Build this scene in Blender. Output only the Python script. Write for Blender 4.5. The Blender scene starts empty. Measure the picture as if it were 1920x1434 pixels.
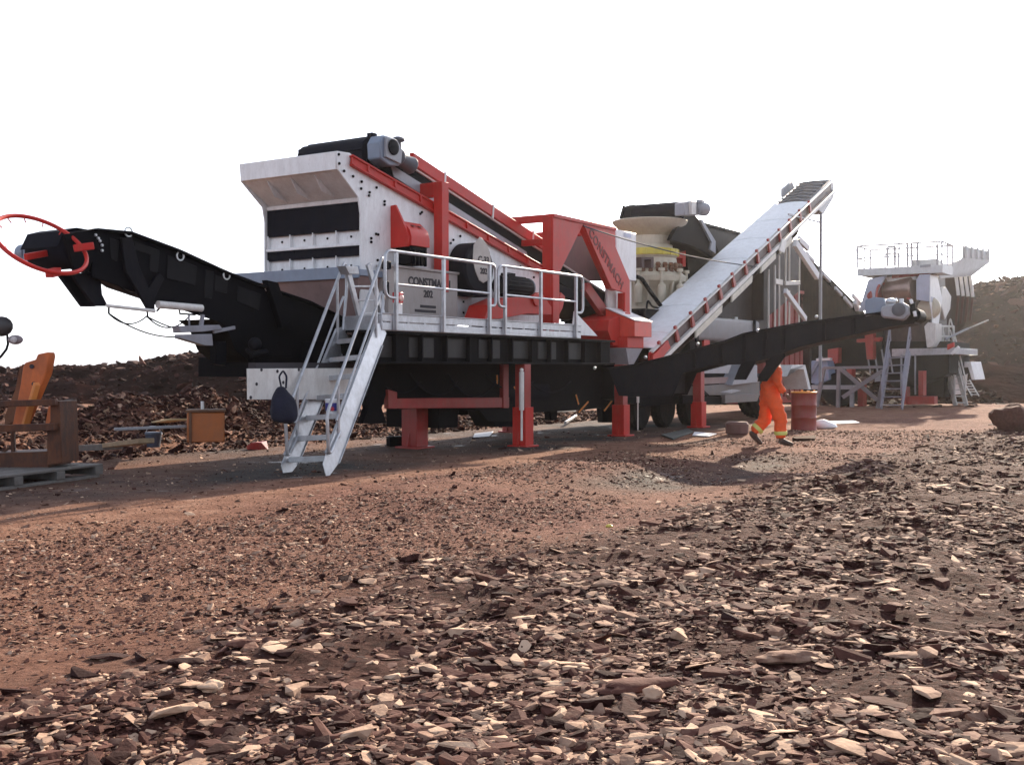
import bpy, bmesh, math, random
import numpy as np
from mathutils import Vector, Matrix, noise

random.seed(7)
rng = np.random.default_rng(11)
SC = bpy.context.scene
COL = SC.collection
R = math.radians

# ------------------------------------------------------------------ camera
F, PX, PY, EYE = 2137.0, 960.0, 717.0, 1.45
PITCH = math.atan(29.0 / F)
cam = bpy.data.cameras.new('camera')
cam.sensor_width = 36.0
cam.lens = 36.0 * F / 1920.0
cam.clip_end = 3000
camo = bpy.data.objects.new('camera', cam)
COL.objects.link(camo)
camo.location = (0, 0, EYE)
camo.rotation_euler = (R(90) - PITCH, 0, 0)
SC.camera = camo

# ------------------------------------------------------------------ sky and sun
SUN_AZ, SUN_EL = R(24), R(22)            # azimuth from +Y towards +X
w = bpy.data.worlds.new('World')
SC.world = w
w.use_nodes = True
nt = w.node_tree
bg = nt.nodes['Background']
sky = nt.nodes.new('ShaderNodeTexSky')
sky.sky_type = 'NISHITA'
sky.sun_disc = False
sky.sun_elevation = SUN_EL
sky.sun_rotation = SUN_AZ
sky.air_density = 1.0
sky.dust_density = 1.6
sky.ozone_density = 1.0
hs = nt.nodes.new('ShaderNodeHueSaturation')
hs.inputs['Saturation'].default_value = 0.25
nt.links.new(sky.outputs[0], hs.inputs['Color'])
cool = nt.nodes.new('ShaderNodeMix'); cool.data_type = 'RGBA'; cool.blend_type = 'MULTIPLY'
cool.inputs['Factor'].default_value = 1.0
cool.inputs['B'].default_value = (0.92, 0.97, 1.10, 1)
nt.links.new(hs.outputs[0], cool.inputs['A'])
nt.links.new(cool.outputs['Result'], bg.inputs['Color'])
bg.inputs['Strength'].default_value = 0.125
sl = bpy.data.lights.new('sun', 'SUN')
sl.energy = 5.0
sl.angle = R(0.6)
sl.color = (1.0, 0.83, 0.64)
so = bpy.data.objects.new('sun', sl)
COL.objects.link(so)
sd = Vector((math.sin(SUN_AZ) * math.cos(SUN_EL), math.cos(SUN_AZ) * math.cos(SUN_EL), math.sin(SUN_EL)))
so.rotation_euler = sd.to_track_quat('Z', 'Y').to_euler()
so.location = sd * 60
SC.view_settings.view_transform = 'Standard'
SC.view_settings.look = 'None'
SC.view_settings.gamma = 1.0
SC.view_settings.exposure = 1.18

# ------------------------------------------------------------------ frames: plant axes (u along, v across/away, z up)
A = R(57.1)
FM = Matrix.Translation((0.29, 20.65, 0)) @ Matrix.Rotation(A, 4, 'Z')
FI = FM.inverted()
FW = Matrix.Identity(4)

def ray(px, py):
    x = (px - PX) / F; zc = -(py - PY) / F
    c, s = math.cos(PITCH), math.sin(PITCH)
    return Vector((x, c + s * zc, -s + c * zc))
EYEM = FI @ Vector((0, 0, EYE))
FI3 = FI.to_3x3()
def q(px, py, v):                 # point on the plant's plane v = const
    d = FI3 @ ray(px, py)
    return EYEM + d * ((v - EYEM.y) / d.y)
def qu(px, py, u):                # on u = const
    d = FI3 @ ray(px, py)
    return EYEM + d * ((u - EYEM.x) / d.x)
def at(px, py, Y):                # world point at depth Y
    d = ray(px, py)
    return Vector((0, 0, EYE)) + d * (Y / d.y)
def gnd(px, py, z=0.0):
    d = ray(px, py)
    return Vector((0, 0, EYE)) + d * ((z - EYE) / d.z)
def gm(px, py, z=0.0):
    return FI @ gnd(px, py, z)

# ------------------------------------------------------------------ materials
MATS = {}
def mat(name, col, rough=0.5, metal=0.0, var=0.18, scale=3.0, dust=0.0, dustcol=(0.20, 0.13, 0.09), bump=0.0, bscale=40.0, spec=0.5, coat=0.0):
    if name in MATS: return MATS[name]
    m = bpy.data.materials.new(name)
    m.use_nodes = True
    n = m.node_tree.nodes; l = m.node_tree.links
    b = n['Principled BSDF']
    tc = n.new('ShaderNodeTexCoord')
    n1 = n.new('ShaderNodeTexNoise'); n1.inputs['Scale'].default_value = scale
    n1.inputs['Detail'].default_value = 8; n1.inputs['Roughness'].default_value = 0.65
    l.new(tc.outputs['Object'], n1.inputs['Vector'])
    rp = n.new('ShaderNodeValToRGB')
    a = [max(0, c * (1 - var)) for c in col]; z = [min(1, c * (1 + var)) for c in col]
    rp.color_ramp.elements[0].position = 0.3; rp.color_ramp.elements[1].position = 0.7
    rp.color_ramp.elements[0].color = (*a, 1); rp.color_ramp.elements[1].color = (*z, 1)
    l.new(n1.outputs['Fac'], rp.inputs['Fac'])
    out = rp.outputs['Color']
    if dust > 0:
        n2 = n.new('ShaderNodeTexNoise'); n2.inputs['Scale'].default_value = scale * 2.3
        n2.inputs['Detail'].default_value = 10; n2.inputs['Roughness'].default_value = 0.75
        mpg = n.new('ShaderNodeMapping'); mpg.inputs['Scale'].default_value = (1.0, 1.0, 0.35)
        l.new(tc.outputs['Object'], mpg.inputs['Vector']); l.new(mpg.outputs['Vector'], n2.inputs['Vector'])
        mp = n.new('ShaderNodeMapRange')
        mp.inputs['From Min'].default_value = 0.42; mp.inputs['From Max'].default_value = 0.75
        mp.inputs['To Max'].default_value = dust
        l.new(n2.outputs['Fac'], mp.inputs['Value'])
        mx = n.new('ShaderNodeMix'); mx.data_type = 'RGBA'
        l.new(mp.outputs['Result'], mx.inputs['Factor'])
        l.new(out, mx.inputs['A']); mx.inputs['B'].default_value = (*dustcol, 1)
        out = mx.outputs['Result']
        if dust >= 0.2:
            n4 = n.new('ShaderNodeTexNoise'); n4.inputs['Scale'].default_value = scale * 7
            n4.inputs['Detail'].default_value = 12; n4.inputs['Roughness'].default_value = 0.8
            mg2 = n.new('ShaderNodeMapping'); mg2.inputs['Scale'].default_value = (1.0, 1.0, 0.22); mg2.inputs['Location'].default_value = (7, 3, 5)
            l.new(tc.outputs['Object'], mg2.inputs['Vector']); l.new(mg2.outputs['Vector'], n4.inputs['Vector'])
            mp2 = n.new('ShaderNodeMapRange'); mp2.inputs['From Min'].default_value = 0.58; mp2.inputs['From Max'].default_value = 0.68
            mp2.inputs['To Max'].default_value = 0.45
            l.new(n4.outputs['Fac'], mp2.inputs['Value'])
            mx2 = n.new('ShaderNodeMix'); mx2.data_type = 'RGBA'
            l.new(mp2.outputs['Result'], mx2.inputs['Factor']); l.new(out, mx2.inputs['A']); mx2.inputs['B'].default_value = (0.09, 0.055, 0.04, 1)
            out = mx2.outputs['Result']
    l.new(out, b.inputs['Base Color'])
    mr = n.new('ShaderNodeMapRange')
    mr.inputs['To Min'].default_value = max(0.05, rough - 0.12); mr.inputs['To Max'].default_value = min(1, rough + 0.15)
    l.new(n1.outputs['Fac'], mr.inputs['Value']); l.new(mr.outputs['Result'], b.inputs['Roughness'])
    b.inputs['Metallic'].default_value = metal
    b.inputs['Specular IOR Level'].default_value = spec
    b.inputs['Coat Weight'].default_value = coat
    if bump > 0:
        n3 = n.new('ShaderNodeTexNoise'); n3.inputs['Scale'].default_value = bscale; n3.inputs['Detail'].default_value = 6
        l.new(tc.outputs['Object'], n3.inputs['Vector'])
        bp = n.new('ShaderNodeBump'); bp.inputs['Strength'].default_value = bump; bp.inputs['Distance'].default_value = 0.02
        l.new(n3.outputs['Fac'], bp.inputs['Height']); l.new(bp.outputs['Normal'], b.inputs['Normal'])
    MATS[name] = m
    return m

white = mat('white_paint', (0.83, 0.825, 0.82), 0.38, dust=0.28, var=0.06, bump=0.05, bscale=5)
offwhite = mat('off_white_paint', (0.72, 0.70, 0.66), 0.45, dust=0.4, var=0.08)
red = mat('red_paint', (0.52, 0.026, 0.020), 0.42, dust=0.22, var=0.12, bump=0.04, bscale=6, spec=0.22)
dred = mat('worn_red_paint', (0.34, 0.030, 0.026), 0.45, dust=0.35, var=0.2)
black = mat('black_paint', (0.004, 0.004, 0.006), 0.6, dust=0.02, var=0.3, bump=0.05, bscale=8, spec=0.05)
charcoal = mat('charcoal_paint', (0.010, 0.0105, 0.014), 0.6, dust=0.05, var=0.25, spec=0.05)
rubber = mat('rubber', (0.008, 0.0085, 0.014), 0.62, dust=0.03, var=0.3, bump=0.15, bscale=30, spec=0.05)
tyrem = mat('tyre_rubber', (0.011, 0.010, 0.0095), 0.8, spec=0.1, dust=0.12, var=0.3, bump=0.3, bscale=25)
galv = mat('galvanised_steel', (0.50, 0.51, 0.53), 0.42, metal=0.65, dust=0.3, var=0.22, scale=6, bump=0.05)
steel = mat('bare_steel', (0.55, 0.55, 0.56), 0.3, metal=0.9, var=0.15)
greyp = mat('grey_paint', (0.33, 0.34, 0.37), 0.45, dust=0.3, var=0.12)
bluegrey = mat('blue_grey_paint', (0.20, 0.24, 0.31), 0.42, dust=0.15, var=0.15)
panelgrey = mat('panel_grey_paint', (0.34, 0.30, 0.28), 0.5, dust=0.35, var=0.1)
mauve = mat('worn_inner_steel', (0.26, 0.17, 0.16), 0.6, dust=0.3, var=0.2)
cream = mat('cream_paint', (0.56, 0.50, 0.38), 0.45, dust=0.4, var=0.12, dustcol=(0.3, 0.2, 0.13))
yellow = mat('yellow_paint', (0.62, 0.50, 0.06), 0.4, dust=0.2)
rust = mat('rust', (0.16, 0.075, 0.04), 0.85, dust=0.4, var=0.4, bump=0.2)
orangep = mat('orange_paint', (0.52, 0.12, 0.022), 0.5, dust=0.45, var=0.25, dustcol=(0.12, 0.05, 0.03), bump=0.08)
drumred = mat('drum_red_paint', (0.24, 0.030, 0.022), 0.5, dust=0.35, var=0.2)
tarp = mat('brown_tarpaulin', (0.022, 0.017, 0.014), 1.0, spec=0.0, dust=0.15, var=0.35, bump=0.3, bscale=4)
sheet = mat('white_cover_sheet', (0.80, 0.81, 0.82), 0.55, dust=0.22, var=0.05, bump=0.6, bscale=1.6, spec=0.2)
navy = mat('navy_fabric', (0.008, 0.009, 0.024), 0.9, var=0.3, bump=0.4, bscale=20)
wood = mat('weathered_wood', (0.30, 0.22, 0.13), 0.85, dust=0.5, var=0.3, scale=8, bump=0.2)
greywood = mat('grey_wood', (0.13, 0.12, 0.11), 0.9, dust=0.4, var=0.35, scale=8, bump=0.3)
blue = mat('blue_plastic', (0.022, 0.045, 0.085), 0.5, dust=0.3)
lampred = mat('red_plastic', (0.55, 0.03, 0.03), 0.25)
hiviz = mat('orange_workwear', (0.85, 0.11, 0.02), 0.8, var=0.12, scale=9, bump=0.5, bscale=9)
reflect = mat('reflective_yellow', (0.62, 0.62, 0.16), 0.5, var=0.1)
bootm = mat('boot_leather', (0.035, 0.016, 0.012), 0.6, dust=0.4)
skin = mat('skin', (0.16, 0.075, 0.045), 0.55, var=0.1)
helmetm = mat('helmet_plastic', (0.75, 0.70, 0.62), 0.35)
glassm = mat('lamp_glass', (0.45, 0.42, 0.42), 0.12, var=0.3, scale=30)
paper = mat('white_label', (0.8, 0.8, 0.8), 0.6, var=0.03)
inkm = mat('dark_ink', (0.03, 0.025, 0.03), 0.7)
inkred = mat('dark_red_ink', (0.16, 0.008, 0.008), 0.6)

# ------------------------------------------------------------------ mesh building
def fillet(pts, r, n=4):
    pts = [Vector(p) for p in pts]
    out = [pts[0]]
    for i in range(1, len(pts) - 1):
        a, b, c = pts[i - 1], pts[i], pts[i + 1]
        d1 = (a - b); d2 = (c - b)
        rr = min(r, d1.length * 0.49, d2.length * 0.49)
        p1 = b + d1.normalized() * rr; p2 = b + d2.normalized() * rr
        for k in range(n + 1):
            t = k / n
            out.append((1 - t) ** 2 * p1 + 2 * t * (1 - t) * b + t * t * p2)
    out.append(pts[-1])
    return out

class MB:
    def __init__(s): s.v = []; s.f = []; s.m = []
    def add(s, vs, fs, mi=0):
        o = len(s.v); s.v += [Vector(x) for x in vs]
        s.f += [[o + i for i in f] for f in fs]; s.m += [mi] * len(fs); return s
    def box(s, u0, u1, v0, v1, z0, z1, mi=0):
        vs = [(u, v, z) for u in (u0, u1) for v in (v0, v1) for z in (z0, z1)]
        return s.add(vs, [(0, 1, 3, 2), (4, 6, 7, 5), (0, 4, 5, 1), (2, 3, 7, 6), (0, 2, 6, 4), (1, 5, 7, 3)], mi)
    def prism(s, pts, vec, mi=0):
        n = len(pts); vec = Vector(vec); pts = [Vector(p) for p in pts]
        return s.add(pts + [p + vec for p in pts], [list(range(n)), list(range(2 * n - 1, n - 1, -1))] + [(i, (i + 1) % n, n + (i + 1) % n, n + i) for i in range(n)], mi)
    def loft(s, a, b, mi=0):
        n = len(a)
        return s.add(list(a) + list(b), [list(range(n)), list(range(2 * n - 1, n - 1, -1))] + [(i, (i + 1) % n, n + (i + 1) % n, n + i) for i in range(n)], mi)
    def plv(s, v0, v1, pix, mi=0):          # outline on plane v0, extruded to v1
        return s.prism([q(x, y, v0) for x, y in pix], (0, v1 - v0, 0), mi)
    def plu(s, u0, u1, pix, mi=0):
        return s.prism([qu(x, y, u0) for x, y in pix], (u1 - u0, 0, 0), mi)
    def beam(s, p, e, w_, h, up=(0, 0, 1), mi=0):
        p, e = Vector(p), Vector(e); d = (e - p).normalized(); up = Vector(up)
        if abs(d.dot(up)) > 0.98: up = Vector((1, 0, 0))
        sd_ = d.cross(up).normalized(); u_ = sd_.cross(d)
        c = [sd_ * (a * w_ / 2) + u_ * (b * h / 2) for a, b in ((-1, -1), (1, -1), (1, 1), (-1, 1))]
        return s.loft([p + x for x in c], [e + x for x in c], mi)
    def tube(s, pts, r, seg=8, mi=0, bend=0.0):
        pts = fillet(pts, bend) if bend else [Vector(p) for p in pts]
        rings = []; n0 = None
        for i, p in enumerate(pts):
            d = (pts[min(i + 1, len(pts) - 1)] - pts[max(i - 1, 0)]).normalized()
            if n0 is None:
                n0 = d.orthogonal().normalized()
            n0 = (n0 - d * n0.dot(d)).normalized(); b = d.cross(n0)
            rr = r[i] if isinstance(r, (list, tuple)) else r
            rings.append([p + (n0 * math.cos(2 * math.pi * k / seg) + b * math.sin(2 * math.pi * k / seg)) * rr for k in range(seg)])
        vs = [x for rg in rings for x in rg]; fs = []
        for i in range(len(rings) - 1):
            for k in range(seg):
                a = i * seg + k; b2 = i * seg + (k + 1) % seg
                fs.append((a, b2, b2 + seg, a + seg))
        fs += [list(range(seg))[::-1], list(range(len(vs) - seg, len(vs)))]
        return s.add(vs, fs, mi)
    def cyl(s, p, e, r0, r1=None, seg=20, mi=0):
        return s.tube([p, e], [r0, r0 if r1 is None else r1], seg, mi)
    def lathe(s, c, prof, axis=(0, 0, 1), seg=28, mi=0):
        c = Vector(c); ax = Vector(axis).normalized(); a = ax.orthogonal().normalized(); b = ax.cross(a)
        vs = []; fs = []; n = len(prof)
        for (r, h) in prof:
            for k in range(seg):
                t = 2 * math.pi * k / seg
                vs.append(c + ax * h + (a * math.cos(t) + b * math.sin(t)) * max(r, 1e-4))
        for i in range(n - 1):
            for k in range(seg):
                x = i * seg + k; y = i * seg + (k + 1) % seg
                fs.append((x, y, y + seg, x + seg))
        fs += [list(range(seg))[::-1], list(range((n - 1) * seg, n * seg))]
        return s.add(vs, fs, mi)
    def ring(s, c, e1, e2, Rr, r, seg=48, sub=8, mi=0):
        pts = []; c = Vector(c); e1 = Vector(e1).normalized(); e2 = Vector(e2).normalized(); nn = e1.cross(e2)
        vs = []; fs = []
        for i in range(seg):
            t = 2 * math.pi * i / seg; dr = e1 * math.cos(t) + e2 * math.sin(t)
            for k in range(sub):
                a = 2 * math.pi * k / sub
                vs.append(c + dr * (Rr + r * math.cos(a)) + nn * (r * math.sin(a)))
        for i in range(seg):
            for k in range(sub):
                a = i * sub + k; b = i * sub + (k + 1) % sub; j = ((i + 1) % seg) * sub
                fs.append((a, b, j + (k + 1) % sub, j + k))
        return s.add(vs, fs, mi)
    def ball(s, c, r, seg=14, mi=0):
        rx, ry, rz = r if isinstance(r, (tuple, list)) else (r, r, r)
        c = Vector(c); nl = max(6, seg // 2)
        vs = [c + Vector((rx * math.sin(math.pi * i / nl) * math.cos(2 * math.pi * k / seg), ry * math.sin(math.pi * i / nl) * math.sin(2 * math.pi * k / seg), rz * math.cos(math.pi * i / nl))) for i in range(nl + 1) for k in range(seg)]
        fs = [(i * seg + k, i * seg + (k + 1) % seg, (i + 1) * seg + (k + 1) % seg, (i + 1) * seg + k) for i in range(nl) for k in range(seg)]
        return s.add(vs, fs, mi)
    def bolts_v(s, v, pix, r=0.018, t=0.02, mi=0):
        for x, y in pix:
            p = q(x, y, v); s.cyl(p, p - Vector((0, t, 0)), r, seg=8, mi=mi)
        return s
    def build(s, name, mats, parent=None, frame=None, bev=0.006, smooth=35):
        frame = FM if frame is None else frame
        T = frame if parent is None else ROOTM[parent.name].inverted() @ frame
        me = bpy.data.meshes.new(name)
        me.from_pydata([T @ x for x in s.v], [], s.f)
        ms = mats if isinstance(mats, (list, tuple)) else [mats]
        for m in ms: me.materials.append(m)
        me.polygons.foreach_set('material_index', s.m)
        bm = bmesh.new(); bm.from_mesh(me)
        bmesh.ops.remove_doubles(bm, verts=bm.verts, dist=1e-5)
        bmesh.ops.recalc_face_normals(bm, faces=bm.faces)
        bm.to_mesh(me); bm.free()
        me.polygons.foreach_set('use_smooth', [True] * len(me.polygons))
        me.set_sharp_from_angle(angle=R(smooth))
        o = bpy.data.objects.new(name, me); COL.objects.link(o)
        if parent is not None:
            o.parent = parent; ROOTM[o.name] = ROOTM[parent.name]
        if bev:
            md = o.modifiers.new('edge', 'BEVEL'); md.width = bev; md.segments = 1
            md.limit_method = 'ANGLE'; md.angle_limit = R(50)
        return o

ROOTM = {}
def tag(o, label, cat, group=None, kind=None):
    if label: o['label'] = label
    if cat: o['category'] = cat
    if group: o['group'] = group
    if kind: o['kind'] = kind
    return o
def thing(name, label, cat, loc=(0, 0, 0), frame=None, rz=0.0, group=None):
    frame = FM if frame is None else frame
    o = bpy.data.objects.new(name, None); COL.objects.link(o)
    o.empty_display_size = 0.3
    M = frame @ Matrix.Translation(Vector(loc)) @ Matrix.Rotation(rz, 4, 'Z')
    o.matrix_world = M
    ROOTM[o.name] = M
    return tag(o, label, cat, group)
def solo(mb, name, mats, label, cat, loc, frame=None, group=None, kind=None, **k):   # a thing that is one mesh
    frame = FM if frame is None else frame
    M = frame @ Matrix.Translation(Vector(loc))
    mb.v = [M.inverted() @ frame @ x for x in mb.v]
    o = mb.build(name, mats, None, FW, **k)
    o.matrix_world = M
    return tag(o, label, cat, group, kind)
def letters(txt, parent, pos, size, ang=0.0, m=None, frame=None, ax=None, depth=0.004, name='lettering', bold=0.0, space=1.0):
    cu = bpy.data.curves.new(name, 'FONT'); cu.body = txt; cu.size = size; cu.extrude = depth; cu.offset = bold
    cu.space_character = space
    cu.align_x = 'CENTER'; cu.align_y = 'CENTER'
    to = bpy.data.objects.new('tmp', cu); COL.objects.link(to)
    dg = bpy.context.evaluated_depsgraph_get()
    me = bpy.data.meshes.new_from_object(to.evaluated_get(dg))
    bpy.data.objects.remove(to); me.name = name
    frame = FM if frame is None else frame
    X, Yv = (Vector((1, 0, 0)), Vector((0, 0, 1))) if ax is None else (Vector(ax[0]), Vector(ax[1]))
    c, s_ = math.cos(ang), math.sin(ang)
    x = X * c + Yv * s_; y = -X * s_ + Yv * c; z = x.cross(y)
    M = Matrix(((x.x, y.x, z.x, pos[0]), (x.y, y.y, z.y, pos[1]), (x.z, y.z, z.z, pos[2]), (0, 0, 0, 1)))
    me.transform(ROOTM[parent.name].inverted() @ frame @ M)
    me.materials.append(m or inkm)
    o = bpy.data.objects.new(name, me); COL.objects.link(o); o.parent = parent
    ROOTM[o.name] = ROOTM[parent.name]
    return o

# ------------------------------------------------------------------ terrain
def vnoise(x, y, seed=0):
    xi = np.floor(x).astype(np.int64); yi = np.floor(y).astype(np.int64)
    xf = x - xi; yf = y - yi
    def h(a, b):
        n = (a * 374761393 + b * 668265263 + seed * 974711) & 0xFFFFFFFF
        n = ((n ^ (n >> 13)) * 1274126177) & 0xFFFFFFFF
        return ((n ^ (n >> 16)) & 0xFFFF) / 65535.0
    sx = xf * xf * (3 - 2 * xf); sy = yf * yf * (3 - 2 * yf)
    return (h(xi, yi) * (1 - sx) + h(xi + 1, yi) * sx) * (1 - sy) + (h(xi, yi + 1) * (1 - sx) + h(xi + 1, yi + 1) * sx) * sy - 0.5
def fbm(x, y, f, n=4, seed=0):
    s = 0; a = 1.0
    for i in range(n):
        s = s + a * vnoise(x * f, y * f, seed + i * 17); f *= 2.1; a *= 0.5
    return s
def sstep(t):
    t = np.clip(t, 0, 1); return t * t * (3 - 2 * t)
cA, sA = math.cos(A), math.sin(A)
def toM(x, y):
    dx, dy = x - 0.29, y - 20.65
    return dx * cA + dy * sA, -dx * sA + dy * cA
def rubble_mask(x, y):               # 1 in the stony bank on the right, 0 on the track
    u, v = toM(x, y)
    edge = -6.15 + 0.9 * fbm(u, v, 0.35, 3, 5) + 0.03 * np.maximum(0, u + 3)
    near = sstep((5.6 - y + 0.9 * fbm(x, y, 0.7, 3, 9)) / 1.4) * sstep((x + 2.4) / 1.2)
    return np.clip(np.maximum(sstep((edge - v + 0.5) / 1.3), near), 0, 1)
def heap_mask(x, y):
    u, v = toM(x, y)
    n = fbm(x, y, 0.5, 3, 31)
    return sstep((v - 5.3 + 1.4 * n) / 3.2) * sstep((10.0 - v) / 2.5) * sstep((u + 13) / 2.5) * (0.45 + 0.55 * sstep((5.5 - u + n) / 4)) * sstep((14.5 - u + n) / 3)
def pale_patch(x, y):                # trodden pale earth low on the left
    return sstep((9.0 - y + 1.4 * fbm(x, y, 0.6, 3, 81)) / 1.6) * sstep((0.1 - x - 0.05 * y + 0.9 * fbm(x, y, 0.8, 3, 82)) / 0.8)
def H(x, y):
    x = np.asarray(x, float); y = np.asarray(y, float)
    u, v = toM(x, y)
    r = np.hypot(x, y)
    h = 0.05 * fbm(x, y, 0.4, 3, 1) + 0.035 * fbm(x, y, 1.7, 3, 2)
    h = h * (0.35 + 0.65 * sstep((-v - 1.0) / 2.0)) * sstep((140 - r) / 80)
    m = rubble_mask(x, y)
    fade = sstep((60 - r) / 25)
    h = h + m * fade * (0.10 + 0.10 * fbm(x, y, 0.8, 3, 3) + 0.06 * fbm(x, y, 3.0, 3, 4))
    h = h + 0.15 * np.exp(-(((v + 3.2) / 0.9) ** 2)) * sstep((u + 11) / 4) * sstep((-1.5 - u) / 2.5) * (0.8 + fbm(x, y, 0.6, 2, 8))
    h = h - 0.10 * np.exp(-(((u + 3.2) / 2.2) ** 2 + ((v + 4.9) / 1.0) ** 2))
    hm = heap_mask(x, y)
    h = h + hm * (0.70 + 0.7 * fbm(x, y, 0.45, 4, 12) + 0.15 * fbm(x, y, 2.5, 2, 14))
    return h
def Hs(x, y): return float(H(np.array([x]), np.array([y]))[0])

def earth_material():
    m = bpy.data.materials.new('earth'); m.use_nodes = True
    n = m.node_tree.nodes; l = m.node_tree.links; b = n['Principled BSDF']
    geo = n.new('ShaderNodeNewGeometry')
    def nz(s, d=8, rg=0.6):
        t = n.new('ShaderNodeTexNoise'); t.inputs['Scale'].default_value = s; t.inputs['Detail'].default_value = d
        t.inputs['Roughness'].default_value = rg; l.new(geo.outputs['Position'], t.inputs['Vector']); return t.outputs['Fac']
    def ramp(src, stops):
        r = n.new('ShaderNodeValToRGB'); e = r.color_ramp.elements
        e[0].position, e[0].color = stops[0][0], (*stops[0][1], 1)
        e[1].position, e[1].color = stops[-1][0], (*stops[-1][1], 1)
        for p, c in stops[1:-1]:
            k = e.new(p); k.color = (*c, 1)
        l.new(src, r.inputs['Fac']); return r.outputs['Color']
    def mix(f, a, c):
        x = n.new('ShaderNodeMix'); x.data_type = 'RGBA'
        l.new(f, x.inputs['Factor']); l.new(a, x.inputs['A']); l.new(c, x.inputs['B']); return x.outputs['Result']
    track = ramp(nz(2.2, 10, 0.75), [(0.3, (0.120, 0.050, 0.030)), (0.5, (0.245, 0.122, 0.080)), (0.7, (0.38, 0.225, 0.158))])
    soil = ramp(nz(5.5, 12, 0.8), [(0.32, (0.042, 0.014, 0.010)), (0.5, (0.155, 0.064, 0.046)), (0.68, (0.36, 0.185, 0.138))])
    stony = ramp(nz(16, 12, 0.85), [(0.35, (0.018, 0.006, 0.005)), (0.52, (0.080, 0.031, 0.023)), (0.68, (0.20, 0.098, 0.074))])
    shade_wet = ramp(nz(3.0, 8, 0.7), [(0.35, (0.026, 0.021, 0.020)), (0.65, (0.070, 0.055, 0.050))])  # wet mud colour, also used to paint in shade around the plant
    at1 = n.new('ShaderNodeAttribute'); at1.attribute_name = 'soil_and_shade'
    sp = n.new('ShaderNodeSeparateColor'); l.new(at1.outputs['Color'], sp.inputs['Color'])
    c1 = mix(sp.outputs['Green'], track, soil)
    c2 = mix(sp.outputs['Red'], c1, stony)
    c3 = mix(sp.outputs['Blue'], c2, shade_wet)
    l.new(c3, b.inputs['Base Color'])
    rr = n.new('ShaderNodeMapRange'); rr.inputs['To Min'].default_value = 0.92; rr.inputs['To Max'].default_value = 0.8
    l.new(sp.outputs['Blue'], rr.inputs['Value'])
    pud = n.new('ShaderNodeMapRange'); pud.inputs['From Min'].default_value = 0.63; pud.inputs['From Max'].default_value = 0.67
    l.new(nz(1.3, 4, 0.5), pud.inputs['Value'])
    pm = n.new('ShaderNodeMath'); pm.operation = 'MULTIPLY'; l.new(pud.outputs['Result'], pm.inputs[0]); l.new(sp.outputs['Blue'], pm.inputs[1])
    rs = n.new('ShaderNodeMath'); rs.operation = 'MULTIPLY_ADD'; rs.inputs[1].default_value = -0.6
    l.new(pm.outputs[0], rs.inputs[0]); l.new(rr.outputs['Result'], rs.inputs[2]); l.new(rs.outputs[0], b.inputs['Roughness'])
    b.inputs['Specular IOR Level'].default_value = 0.08
    vor = n.new('ShaderNodeTexVoronoi'); vor.inputs['Scale'].default_value = 22
    l.new(geo.outputs['Position'], vor.inputs['Vector'])
    ad = n.new('ShaderNodeMath'); ad.operation = 'MULTIPLY_ADD'; ad.inputs[1].default_value = 0.5
    l.new(vor.outputs['Distance'], ad.inputs[0]); l.new(nz(14, 12, 0.8), ad.inputs[2])
    bp = n.new('ShaderNodeBump'); bp.inputs['Strength'].default_value = 0.9; bp.inputs['Distance'].default_value = 0.06
    l.new(ad.outputs[0], bp.inputs['Height']); l.new(bp.outputs['Normal'], b.inputs['Normal'])
    return m
EARTH = earth_material()

def mesh_np(name, V, Fq, m, kind, smooth=True):
    me = bpy.data.meshes.new(name)
    k = Fq.shape[1]
    me.vertices.add(len(V)); me.vertices.foreach_set('co', V.astype(np.float32).ravel())
    me.loops.add(Fq.size); me.loops.foreach_set('vertex_index', Fq.astype(np.int32).ravel())
    me.polygons.add(len(Fq)); me.polygons.foreach_set('loop_start', np.arange(0, Fq.size, k, dtype=np.int32))
    me.update(calc_edges=True)
    me.polygons.foreach_set('use_smooth', np.full(len(Fq), smooth))
    me.materials.append(m)
    o = bpy.data.objects.new(name, me); COL.objects.link(o)
    if kind: o['kind'] = kind
    return o

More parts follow.
